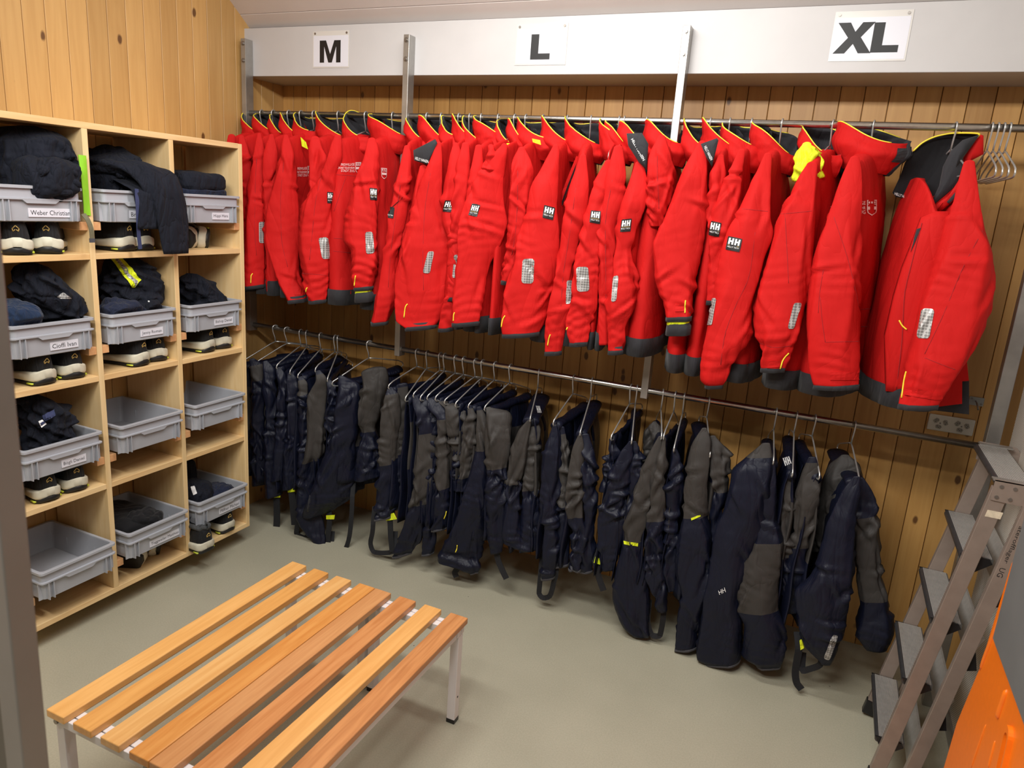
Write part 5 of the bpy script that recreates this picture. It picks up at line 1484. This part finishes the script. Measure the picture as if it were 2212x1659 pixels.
    if op.get('flap'):
        fp = g('flap'); base = np.array([atp(a[0], a[1], YR - .225) for a in fp])
        c = base.mean(0)
        n_ = (CAM - c) * np.array([1, 1, 0]); n_ /= np.linalg.norm(n_)
        rings = [base, base * .98 + c * .02 + n_ * .006, base * .7 + c * .3 + n_ * .013, base * .2 + c * .8 + n_ * .016]
        mb = MB(); mb.loft([base - n_ * .004] + rings, True, True); build(mb, 'storm_flap', M['charcoal'], t, smooth=True, world=True, bevel=0)
        if op.get('flaptxt') is not None:
            q = g('flaptxt'); w = [atp(a[0], a[1], YR - .225) + n_ * .0155 for a in q]
            mt = flat_text('HELLY HANSEN', w[3], (w[2] - w[3]) / np.linalg.norm(w[2] - w[3]), (w[0] - w[3]) / np.linalg.norm(w[0] - w[3]), np.linalg.norm(w[2] - w[3]) * 1.0, np.linalg.norm(w[0] - w[3])); build(mt, 'flap_lettering', M['white_print'], t, world=True)
        else:
            A_, B_ = base[0] * .7 + base[3] * .1 + c * .2, base[3] * .75 + base[0] * .05 + c * .2
            dv = B_ - A_; Lv = np.linalg.norm(dv); dv /= Lv; uv = np.cross(n_, dv); uv = uv if uv[0] > 0 else uv
            mt = flat_text('HELLY HANSEN', A_ + n_ * .0165, dv, uv, Lv * .9, .009); build(mt, 'flap_lettering', M['white_print'], t, world=True)
    if 'ring' in op:
        p = Zc(tg, op['ring'])[0]; c = atp(p[0], p[1], YR - .20)
        mb = MB(); mb.tube([c + np.array([.006 * sx * .9, 0, .011 * sz]) for sx, sz in ((-1, -1), (1, -1), (1, 1), (-1, 1), (-1, -1))], .0014, 6); build(mb, 'ring', M['black_plastic'], t, world=True)
    if op.get('limehood'):
        hr = [(238, 850, 900), (270, 832, 940), (320, 830, 962), (370, 826, 965), (410, 812, 965), (440, 810, 850)]
        r2 = [(lambda a, c_: (a[1], a[0], c_[0]))(Zc('7', (xl, y))[0], Zc('7', (xr, y))[0]) for y, xl, xr in hr]
        Rh, _, _ = px_tube(r2, ysh + .045, .035, n=24, amp=.010, seed=991, fr=34)
        tube_obj(Rh, 'hood_lining', [M['lime']], t)
    # arm seam lines
    if rows is not None and len(rows) > 6 and ji % 2 == 0 and 'sseams' not in op:
        ys = [r_[0] for r_ in rows2]; sp_ = []
        for f, u in ((.16, .30), (.4, .38), (.62, .45), (.80, .55)):
            yv = ys[0] + (ys[-1] - ys[0]) * f
            sp_.append((np.interp(yv, ys, [r_[1] for r_ in rows2]) * (1 - u) + np.interp(yv, ys, [r_[2] for r_ in rows2]) * u, yv))
        seam(bvs, sp_, 'sleeve_seam', M['red_in'], t, r=.0010, off=-.0002)
    if big == 2:                                        # open front of the turned jacket
        fl = [(505, 1480), (500, 1200), (545, 1000), (590, 850), (630, 750), (690, 590), (760, 560), (830, 560), (850, 700), (800, 900), (760, 1100), (700, 1300), (660, 1500)]
        W = np.array([atp(a[0], a[1], YR - .235) for a in Zc('8', *fl)]); c = W.mean(0)
        n_ = np.array([-.35, -.94, 0])
        rg = [W + (0, .05, 0), W, W * .92 + c * .08 + n_ * .010, W * .6 + c * .4 + n_ * .016, W * .1 + c * .9 + n_ * .018]
        mb = MB(); mb.loft(rg, True, True); fo = build(mb, 'front_panel', M['red'], t, smooth=True, world=True)
        bvf = BVHTree.FromPolygons([tuple(v) for v in np.concatenate(rg)], mb.F)
        seam(bvf, Zc('8', (690, 620), (640, 820), (600, 1000), (590, 1200), (560, 1470)), 'placket_seam', M['red_in'], t, r=.0012)
        seam(bvf, Zc('8', (574, 1118), (590, 1145), (612, 1165)), 'pocket_piping', M['yellow'], t, r=.0024, off=.002)
        decal(bvf, Zc('8', (668, 650), (686, 645), (655, 720), (632, 770)), 'front_tab', M['charcoal'], t, n=3, m=5)
        hem = [(532, 1470), (700, 1490), (900, 1430), (932, 1425), (932, 1600), (760, 1580), (530, 1520)]
        rb = [(640, 1250), (920, 1322), (931, 1428), (897, 1430), (896, 1545), (760, 1562), (560, 1500)]
        W = np.array([atp(a[0], a[1], YR - .155) for a in Zc('8', *rb)])
        mb = MB(); mb.loft([W, W + (0, .010, 0)]); build(mb, 'back_panel', M['red'], t, world=True)
        W = np.array([atp(a[0], a[1], YR - .14) for a in Zc('8', *hem)])
        mb = MB(); mb.loft([W, W + (0, .012, 0)]); build(mb, 'hem_panel', M['charcoal'], t, world=True)
    if big == 1:
        seam(bvb, Zc('8', (432, 1150), (465, 1125), (494, 1103)), 'pocket_piping', M['yellow'], t, r=.0026, off=.002)

for q, px in enumerate((2154, 2159.5, 2164.5, 2169.5)):
    wire_hanger('clothes_hanger', 'bare steel wire hanger, %s of the four empty ones beside the rightmost jacket' % ORD[q], xz(px, up_y(px), ZU) + .010 * (q - 1.5), ZU, .05, 0, False, 'empty wire hangers at the right end')

# ================================================================== navy trousers on the lower rail
TR = [ # hook px, near hanger end (full px), label, core options, list of panels
 (595, (534.6, 772.7), dict(l=.62, r=.60), [('k', [(300, 60, 150), (400, 66, 158), (650, 70, 160), (900, 80, 165), (1120, 78, 160)], [('grey', 320, 430)], {})], 'navy trousers at the far left end of the lower rail beside the shelving unit'),
 (620, (560.7, 777.6), dict(l=.66, r=.62), [('k', [(335, 150, 230), (600, 165, 240), (900, 165, 245), (1195, 165, 285)], [], {'tagstrap': [(215, 1190), (258, 1190), (258, 1213), (212, 1215)], 'strap': [(238, 1215), (240, 1320), (238, 1412)]})], 'navy trousers second from left on the lower rail, with yellow tagged wide strap'),
 (650, (596.5, 792), dict(l=.66, r=.60), [('k', [(370, 235, 300), (600, 240, 310), (900, 220, 320), (1095, 205, 300)], [], {})], 'navy trousers third from the left on the lower rail, narrow and dark'),
 (663, (625.7, 803.6), dict(l=.62, r=.6), [('k', [(400, 300, 380), (650, 310, 385), (900, 290, 385), (1150, 280, 372)], [], {'tagstrap': [(310, 1155), (355, 1148), (355, 1175), (312, 1180)], 'strap': [(338, 1180), (350, 1300), (358, 1395)]})], 'navy trousers fourth from left on the lower rail, with black strap and yellow tag'),
 (693, (643.6, 811.8), dict(l=.60, r=.58), [('k', [(430, 382, 450), (600, 385, 455), (800, 390, 470), (1000, 385, 470)], [('grey', 430, 520)], {})], 'navy trousers fifth from the left on the lower rail, under white lettered waistband'),
 (724, (681, 798.8), dict(l=.62, r=.60), [('k', [(385, 500, 570), (500, 460, 575), (640, 440, 570), (800, 445, 560), (920, 430, 560), (1000, 395, 520), (1150, 370, 500), (1300, 375, 540), (1480, 470, 560), (1540, 520, 560)], [('grey', 380, 960)], {'strap': [(385, 1310), (370, 1450), (420, 1480), (470, 1450)]})], 'navy trousers with a long charcoal leg panel, left of the big zip-sided pair'),
 (730, (707, 820), dict(l=.58, r=.58), [('k', [(440, 572, 640), (600, 575, 645), (800, 575, 640), (900, 570, 630)], [], {})], 'narrow navy trousers right behind the charcoal-legged pair on the lower rail'),
 (798, (723, 810), dict(l=.6, r=.5), [('k', [(430, 650, 790), (520, 640, 800), (620, 625, 790), (800, 600, 780), (900, 565, 770), (1050, 500, 770), (1200, 440, 780), (1310, 415, 640)], [], {'waist': 875, 'seamline': [(600, 760), (520, 960), (470, 1150), (445, 1305)], 'tagstrap': [(567, 1332), (620, 1330), (616, 1358), (567, 1358)], 'strap': [(590, 1358), (580, 1480), (580, 1560)], 'loop': [(740, 1240), (725, 1450), (690, 1560), (640, 1585), (605, 1560)]}),
   ('k', [(375, 800, 970), (450, 810, 978), (560, 790, 960), (680, 770, 930), (760, 800, 900), (900, 780, 930), (1075, 750, 960)], [('grey', 370, 765)], {'yo': .05})], 'large navy trousers with a sealed side zip and gathered waist, left of the middle post'),
 (902, (838, 835), dict(l=.60, r=.58), [('l', [(345, 172, 215), (400, 150, 240), (560, 122, 245), (720, 118, 222), (830, 120, 215), (1000, 105, 215), (1172, 88, 214)], [('grey', 385, 825)], {'hem': 1, 'tagstrap': [(160, 1165), (205, 1150), (225, 1190), (160, 1200)], 'strap': [(185, 1200), (190, 1300), (200, 1400)], 'loop': [(75, 1250), (60, 1340), (85, 1400), (150, 1405), (215, 1385)]}),
   ('l', [(330, 225, 300), (450, 222, 300), (600, 225, 292), (760, 222, 290), (900, 215, 285), (1112, 216, 284)], [('grey', 335, 760)], {'yo': .05, 'hem': 1})], 'navy trousers just right of the middle post with two charcoal knees'),
 (923.5, (875.5, 863.5), dict(l=.62, r=.60), [], 'narrow navy trousers, second right of the middle post on the lower rail'),
 (951.5, (892, 853), dict(l=.62, r=.6), [('l', [(410, 330, 395), (500, 345, 450), (640, 365, 470), (800, 352, 480), (950, 335, 470), (1085, 312, 440), (1200, 275, 425), (1300, 240, 395), (1415, 205, 330)], [('grey', 632, 1085)], {'hem': 1, 'label': 1})], 'navy trousers with a shiny charcoal knee and long leg slanting to the left'),
 (961, (907, 860), dict(l=.62, r=.60), [('l', [(425, 380, 480), (600, 430, 490), (900, 430, 485), (1150, 415, 480), (1405, 392, 468)], [], {'yo': .02, 'hem': 1})], 'narrow navy trousers behind the shiny charcoal knee on the lower rail'),
 (985, (922.5, 858.4), dict(l=.62, r=.60), [('l', [(420, 425, 520), (540, 482, 560), (700, 485, 556), (980, 488, 558), (1100, 476, 556), (1250, 455, 548)], [('grey', 545, 980)], {'hem': 1, 'tab': [(545, 1138), (540, 1160), (530, 1186)], 'yo': .0})], 'navy trousers with a straight charcoal panel and a buttoned ankle tab'),
 (1003, (940, 860), dict(l=.62, r=.60), [('l', [(430, 478, 545), (480, 538, 640), (600, 548, 650), (800, 590, 640), (1000, 560, 640)], [('grey', 430, 800)], {'yo': .02})], 'navy trousers with pointed charcoal top in the crowded middle of the lower rail'),
 (1028, (960, 867), dict(l=.62, r=.60), [('l', [(440, 535, 600), (500, 598, 670), (700, 630, 680), (950, 590, 650)], [('grey', 430, 620)], {'yo': .03})], 'thin navy trousers, second left of the pair with the broad flaring leg'),
 (1043, (982.6, 873.6), dict(l=.62, r=.60), [('l', [(470, 680, 730), (560, 660, 740), (750, 640, 735), (915, 632, 720), (1000, 610, 720)], [('grey', 480, 912)], {'yo': .0})], 'navy trousers with a long straight charcoal panel beside the broad flaring leg'),
 (1070, (1011, 877), dict(l=.62, r=.60), [('l', [(500, 740, 800), (620, 735, 810), (740, 732, 800), (850, 710, 810), (1000, 660, 812), (1150, 610, 806), (1300, 545, 790), (1420, 488, 775), (1480, 620, 755), (1530, 700, 745)], [('grey', 490, 735)], {'hem': 1, 'tab': [(614, 1355), (612, 1378), (604, 1400)], 'strap': [(620, 1490), (600, 1530), (610, 1560)]})], 'navy trousers with one broad flaring leg and a yellow edged ankle tab'),
 (1103, (1045.7, 882), dict(l=.62, r=.6), [('l', [(470, 800, 945), (560, 795, 962), (700, 800, 962), (850, 805, 935), (910, 805, 930), (1000, 800, 935), (1200, 812, 915), (1400, 835, 895)], [('grey', 445, 850)], {'waist': 885, 'strap': [(860, 1380), (880, 1460), (910, 1530), (930, 1570)]})], 'navy trousers with wide charcoal top, gathered waist and a twisting strap'),
 (1164, (1145, 905.7), dict(l=.62, r=.60), [('l', [(560, 1060, 1090), (620, 1010, 1082), (750, 970, 1065), (900, 935, 1040), (960, 918, 1030), (1060, 925, 1015), (1200, 905, 1020), (1300, 912, 1035), (1370, 980, 1060)], [('grey', 540, 950)], {'waist': 985}),
   ('l', [(560, 1090, 1130), (620, 1082, 1148), (750, 1062, 1120), (900, 1040, 1138), (990, 1032, 1135), (1070, 1035, 1130), (1200, 1020, 1145), (1375, 1010, 1140)], [('grey', 540, 990)], {'waist': 1020, 'yo': .03})], 'navy trousers folded into two charcoal halves with gathered waists'),
 (1240, (1195, 913), dict(l=.62, r=.60), [('m', [(430, 250, 275), (500, 225, 290), (600, 195, 295), (800, 180, 290), (940, 178, 280), (1000, 205, 290), (1150, 195, 290), (1300, 186, 262)], [], {'hem': 1, 'loop': [(180, 1300), (172, 1390), (195, 1422), (235, 1410), (258, 1330), (270, 1280)]}),
   ('m', [(440, 262, 320), (600, 290, 350), (800, 286, 345), (900, 290, 345), (1050, 270, 350), (1225, 242, 352)], [('grey', 470, 880)], {'yo': .03, 'hem': 1})], 'navy trousers with a hanging suspender loop and one charcoal side'),
 (1279, (1253, 935.6), dict(l=.62, r=.60), [('m', [(480, 400, 420), (540, 370, 430), (650, 340, 430), (800, 326, 428), (945, 335, 412), (1050, 360, 430), (1255, 345, 412)], [('grey', 470, 945)], {'hem': 1}),
   ('m', [(480, 415, 460), (600, 420, 492), (800, 425, 500), (950, 440, 500), (1110, 405, 490), (1265, 408, 478)], [], {'yo': .02, 'hem': 1})], 'navy trousers, left half charcoal and right half navy, with cuffed ankles'),
 (1363.5, (1319.7, 945), dict(l=.62, r=.60), [('m', [(505, 580, 620), (600, 560, 650), (800, 540, 620)], [], {'yo': .03})], 'dark navy trousers left of the right post on the lower rail, mostly shadowed'),
 (1376, (1364.6, 952.5), dict(l=.62, r=.60), [('m', [(520, 690, 715), (580, 640, 712), (700, 590, 700), (800, 560, 690), (950, 515, 680), (1100, 512, 650), (1260, 540, 610)], [], {'tagstrap': [(497, 1185), (520, 1195), (532, 1232), (488, 1220)], 'strap': [(500, 1225), (520, 1310), (545, 1380)]}),
   ('m', [(520, 712, 735), (600, 705, 765), (800, 690, 770), (960, 668, 745), (1080, 640, 720)], [], {'yo': .02})], 'all navy trousers just below the right post, with yellow bottom tag'),
 (1432, (1429, 943), dict(l=.62, r=.60), [('m', [(490, 862, 885), (600, 800, 880), (720, 750, 862), (850, 715, 840), (1000, 672, 800), (1085, 664, 765), (1130, 655, 765), (1250, 625, 800), (1400, 602, 812), (1550, 640, 806), (1640, 720, 800)], [('grey', 480, 1085)], {'bar': [(663, 1093), (745, 1105), (743, 1124), (665, 1112)]}),
   ('m', [(405, 830, 850), (460, 780, 885), (560, 770, 880), (700, 765, 860)], [('grey', 400, 720)], {'yo': .12})], 'navy trousers with a slanting charcoal leg ending in a lime bar'),
 (1459.5, (1433.7, 943), dict(l=.62, r=.60), [('m', [(500, 888, 905), (600, 868, 900), (800, 830, 895), (970, 800, 895), (1100, 790, 880), (1290, 780, 898), (1400, 830, 905), (1500, 868, 904)], [('grey', 500, 970)], {'yo': .0, 'loop': [(800, 1560), (830, 1640), (870, 1640), (890, 1540)]})], 'narrow navy trousers with a grey upper leg, second right of the right post'),
 (1479, (1456, 969), dict(l=.62, r=.60), [('m', [(570, 945, 985), (700, 925, 1000), (900, 910, 990), (1200, 900, 970), (1380, 905, 960)], [], {'yo': .02})], 'narrow plain navy trousers, third right of the right post'),
 (1532, (1534, 982), dict(l=.62, r=.60), [('n', [(250, 275, 300), (330, 225, 325), (450, 200, 320), (600, 180, 300), (690, 178, 300), (800, 160, 325), (950, 140, 320), (1100, 165, 310), (1250, 148, 262), (1370, 138, 250)], [('grey', 240, 690)], {'hem': 1, 'bar': [(220, 708), (268, 690), (268, 700), (222, 720)]}),
   ('n', [(290, 318, 345), (380, 320, 405), (500, 325, 408), (570, 330, 402), (760, 310, 372), (900, 300, 360)], [('grey', 280, 570)], {'yo': .02})], 'navy trousers with rounded charcoal shoulders of cloth and a short lime bar'),
 (1677.7, (1671, 997), dict(l=.62, r=.60), [('n', [(330, 580, 625), (400, 500, 640), (470, 430, 645), (600, 410, 630), (750, 350, 600), (880, 330, 540), (1000, 312, 520), (1100, 285, 480), (1250, 262, 480), (1400, 242, 478), (1435, 300, 470)], [('grey', 330, 380)], {'hem': 1, 'loop': [(310, 1030), (300, 1200), (290, 1290)], 'tagstrap': [(305, 1028), (325, 1015), (328, 1030), (308, 1042)], 'lettering': [(360, 1080), (392, 1062), (398, 1085), (366, 1100)]}),
   ('n', [(420, 615, 650), (560, 560, 655), (700, 560, 655), (850, 520, 690), (1000, 480, 680), (1150, 460, 660), (1250, 500, 690), (1400, 490, 702), (1460, 560, 680)], [('grey', 820, 1160)], {'yo': .0, 'hem': 1})], 'biggest bunched navy trousers with a charcoal lower panel and wide hem'),
 (1721.6, (1712, 1022.6), dict(l=.62, r=.60), [('n', [(480, 722, 750), (600, 685, 745), (750, 690, 735), (900, 692, 725), (1100, 685, 740)], [('grey', 470, 900)], {'yo': .03, 'hhw': [(688, 402), (722, 392), (736, 428), (702, 442)]})], 'navy trousers with a white HH mark on the waistband, third from the right'),
 (1761, (1770.5, 1029), dict(l=.62, r=.60), [('n', [(400, 820, 860), (480, 785, 880), (600, 750, 872), (750, 738, 850), (850, 730, 810), (1000, 710, 800), (1190, 700, 770)], [('grey', 420, 850)], {'yo': .03})], 'navy trousers with a charcoal front, second from the right on the lower rail'),
 (1846.5, (1856, 1039), dict(l=.62, r=.60), [('n', [(500, 1050, 1085), (560, 1000, 1085), (700, 930, 1062), (870, 880, 1058), (1000, 840, 1050), (1080, 770, 1040), (1200, 775, 1015), (1320, 785, 985), (1455, 890, 935)], [], {'refl': [(944, 1305), (972, 1310), (928, 1437), (898, 1425)], 'tagstrap': [(775, 1335), (785, 1330), (798, 1375), (780, 1385)], 'strap': [(770, 1390), (755, 1480), (760, 1550), (785, 1585)], 'loop': [(885, 1450), (830, 1480), (790, 1490)], 'yo': -.05}),
   ('n', [(505, 1072, 1105), (580, 1072, 1150), (700, 1045, 1180), (900, 1050, 1195), (1000, 1070, 1200), (1130, 1085, 1230), (1280, 1060, 1262), (1380, 1120, 1215)], [('grey', 690, 1125)], {'yo': .02}),
   ('n', [(390, 985, 1030), (440, 930, 1090), (560, 885, 1110), (700, 845, 1000), (870, 832, 940)], [('grey', 380, 870)], {'yo': .13})], 'navy trousers at the right end of the lower rail with a silver ankle patch'),
]
lox = [xz(t_[0], lo_y(t_[0]), ZL) for t_ in TR]
GT = 'navy trousers on the lower rail'
LORD = ORD + ['sixteenth', 'seventeenth', 'eighteenth', 'nineteenth', 'twentieth', 'twenty-first', 'twenty-second', 'twenty-third', 'twenty-fourth', 'twenty-fifth', 'twenty-sixth', 'twenty-seventh', 'twenty-eighth', 'twenty-ninth', 'thirtieth', 'last']
def trouser_core(t, tx, l, r, seed, dz, hasp):
    """the pair of legs folded over the hanger bar: one flat tube per leg, running up one side and down the other"""
    for leg, yc in enumerate((-.085, .085)):
        n, k = 44, 22
        zt = -.158
        path = []
        for f in np.linspace(0, 1, n):
            L1, arc = l, .05
            s = f * (l + r)
            if s < l: path.append((-1, zt - (l - s)))
            else: path.append((1, zt - (s - l)))
        R = np.zeros((n, k, 3)); a = np.linspace(0, 2 * np.pi, k, endpoint=False)
        mi = []
        for i, (sd, z) in enumerate(path):
            d = zt - z
            xo = sd * (tx * (1 - math.exp(-d / .05)) * (.75 + .5 * d)) 
            h = .012 * math.exp(-d / .02)
            th = min(.016, tx * .45) * (0.6 + .4 * min(1, d * 8))
            w = .082 + .018 * min(1, d * 2)
            R[i, :, 0] = xo + np.cos(a) * th + .004 * np.sin(np.sin(a) * 5 + z * 22 + seed)
            R[i, :, 1] = yc + np.sin(a) * w
            R[i, :, 2] = z + h - dz * (yc / .195)
            mi.append(1 if (.10 < d < .32 and sd > 0) else 0)
        N = np.stack([np.cos(a), np.sin(a) * .3, 0 * a], 1)
        R += N[None] * (folds(R * np.array([1, 1, .4]), seed + leg, 30, 5, .8) * min(.006, tx * .2) * 2)[..., None]
        mb = MB(); mb.loft(R, True, True, mi[:-1])
        build(mb, 'leg', [M['navy'], M['grey']], t, smooth=True)
WL = {4: ('k', [(458, 268), (492, 262), (494, 282), (462, 288)]), 5: ('k', [(530, 274), (556, 268), (568, 296), (542, 304)]), 6: ('k', [(578, 312), (612, 298), (628, 322), (596, 338)]),
      17: ('l', [(872, 402), (922, 393), (932, 416), (884, 430)]), 18: ('l', [(1118, 468), (1142, 470), (1152, 512), (1128, 514)]), 19: ('m', [(338, 342), (372, 330), (388, 358), (352, 368)]), 20: ('m', [(386, 392), (418, 378), (430, 402), (396, 418)]),
      25: ('m', [(912, 456), (938, 450), (946, 470), (918, 476)])}
for ti, (hk, ne, co, panels, label) in enumerate(TR):
    x = lox[ti]
    yaw, dz = yaw_from(x, ZL, ne)
    wire_hanger('clothes_hanger', 'steel wire hanger, %s from the left on the lower rail, with trousers' % LORD[ti], x, ZL, yaw, dz, True, 'wire hangers on the lower rail')
    t = thing('sailing_trousers', label, 'trousers', (x, YR, ZL), yaw, GT)
    gl = x - lox[ti - 1] if ti else .1
    gr = lox[ti + 1] - x if ti + 1 < len(TR) else .2
    pit = min(gl, gr)
    tx = float(np.clip(pit * .38, .012, .045))
    trouser_core(t, tx, co['l'], co['r'], 300 + ti, dz, bool(panels))
    # waistband along the bar
    mb = MB(); a = np.linspace(0, 2 * np.pi, 16, endpoint=False)
    W = []
    for y in np.linspace(-.165, .17, 14):
        W.append([(tx * .85 * math.cos(q) + .003 * math.sin(9 * y + q), y, -.168 - dz * (y / .195) + .018 * math.sin(q) + .003 * math.sin(40 * y)) for q in a])
    mb.loft(W); build(mb, 'waistband', M['navy'], t, smooth=True)
    c_, s_ = math.cos(yaw), math.sin(yaw)
    Ww = np.array(W).reshape(-1, 3) @ np.array([[c_, s_, 0], [-s_, c_, 0], [0, 0, 1]]) + np.array([x, YR, ZL])
    bvw = BVHTree.FromPolygons([tuple(v) for v in Ww], mb.F)
    if ti in WL:
        q = Zc(WL[ti][0], *WL[ti][1]); decal_polys(bvw, q, HHP, 'waist_logo', M['white_print'], t, off=.004)
    for pi, (tg, rows, bands, ex) in enumerate(panels):
        rows2 = [(lambda a_, c_: (a_[1], a_[0], c_[0]))(Zc(tg, (xl, y))[0], Zc(tg, (xr, y))[0]) for y, xl, xr in rows]
        rows2.sort()
        if pi == 0 and rows2[0][2] - rows2[0][1] > 14 and ne[1] < rows2[0][0] + 6:
            cx_ = float(np.clip(ne[0], rows2[0][1] + 4, rows2[0][2] - 4))
            rows2[0] = (rows2[0][0] + 14, rows2[0][1], rows2[0][2])
            if rows2[1][0] < rows2[0][0] + 6: rows2.pop(0)
            rows2.insert(0, (min(ne[1] + 3, rows2[0][0] - 12), cx_ - 5, cx_ + 6))
        yp = YR - .195 * math.cos(yaw) + .012 + ex.get('yo', 0.0)
        seed = 500 + ti * 4 + pi
        thick = float(np.clip(pit * .45, .016, .040))
        if ti >= 27: thick = .05
        R, s, yy = px_tube(rows2, yp, thick, amp=.0095, seed=seed, fr=20, bunch=.002, yd=ex.get('yd', .02), n=80, k=52, facet=.6, ncr=16, dome_h=.35)
        mi = np.zeros(len(s), int)
        y0 = lambda v: Zc(tg, (0, v))[0][1]
        for mat, a_, b_ in bands:
            mi[(yy >= y0(a_)) & (yy <= y0(b_))] = 1
        if 'waist' in ex:                               # elastic gathers
            w = np.exp(-((yy - y0(ex['waist'])) / 11.0) ** 2)[:, None]
            cen = R.mean(1, keepdims=True); k = R.shape[1]
            g_ = .006 * np.sin(np.arange(k) * 2 * np.pi / k * 9)[None, :] - .006
            dirv = (R - cen); dirv /= np.linalg.norm(dirv, axis=-1, keepdims=True)
            R = R + dirv * (w * g_)[..., None]
        o, bv = tube_obj(R, 'trouser_leg' if pi else 'trouser_leg', [M['navy'], M['grey']], t, list(mi[:-1]))
        if ex.get('hem'): ring_band(R, -2, -1, .02, .006, 'hem_tape', M['hem_grey'], t)
        if 'refl' in ex: reflector(bv, Zc(tg, *ex['refl']), t)
        if 'bar' in ex: decal(bv, Zc(tg, *ex['bar']), 'lime_bar', M['lime'], t, n=6, m=2, round_=0)
        if 'tab' in ex: seam(bv, Zc(tg, *ex['tab']), 'ankle_tab_edge', M['yellow'], t, r=.0022, off=.0015)
        if 'seamline' in ex: seam(bv, Zc(tg, *ex['seamline']), 'sealed_zip', M['charcoal'], t, r=.006, off=-.002)
        if 'hhw' in ex:
            q = Zc(tg, *ex['hhw']); W = [atp(p[0], p[1], YR - .11) for p in q]
            mb = MB()
            for poly in HHP: mb.add([(W[0] * (1 - u) + W[1] * u) * (1 - v) + (W[3] * (1 - u) + W[2] * u) * v for u, v in poly], [(0, 1, 2, 3)])
            build(mb, 'waist_logo', M['white_print'], t, world=True)
        if 'lettering' in ex:
            q = Zc(tg, *ex['lettering']); decal_text(bv, q, 'HH', 'strap_lettering', M['white_print'], t)
        ys = yp + ex.get('yd', .02)
        fc = (.35, -.94, 0)
        if 'tagstrap' in ex:
            P = np.array([atp(p[0], p[1], ys - .004) for p in Zc(tg, *ex['tagstrap'])])
            mb = MB(); mb.loft([P, P + (.0015, .004, 0)]); build(mb, 'strap_tag', M['lime'], t, world=True)
        if 'strap' in ex:
            sp_ = Zc(tg, *ex['strap']); sp_ = [(sp_[0][0] - 3, sp_[0][1] - 42)] + sp_
            flat_band([atp(p[0], p[1], ys + (.03 if q_ == 0 else .004)) for q_, p in enumerate(sp_)], .026 if ti > 3 else .034, .004, 'suspender_strap', M['strap'], t, face=fc)
        if 'loop' in ex:
            sp_ = Zc(tg, *ex['loop']); sp_ = [(sp_[0][0] + 4, sp_[0][1] - 48)] + sp_ + [(sp_[-1][0] + 2, sp_[-1][1] - 40)]
            flat_band([atp(p[0], p[1], ys + (.04 if q_ in (0, len(sp_) - 1) else .008)) for q_, p in enumerate(sp_)], .022, .004, 'suspender_loop', M['strap'], t, face=(.35, -.8, .4))
# white waistband logos on the first pairs
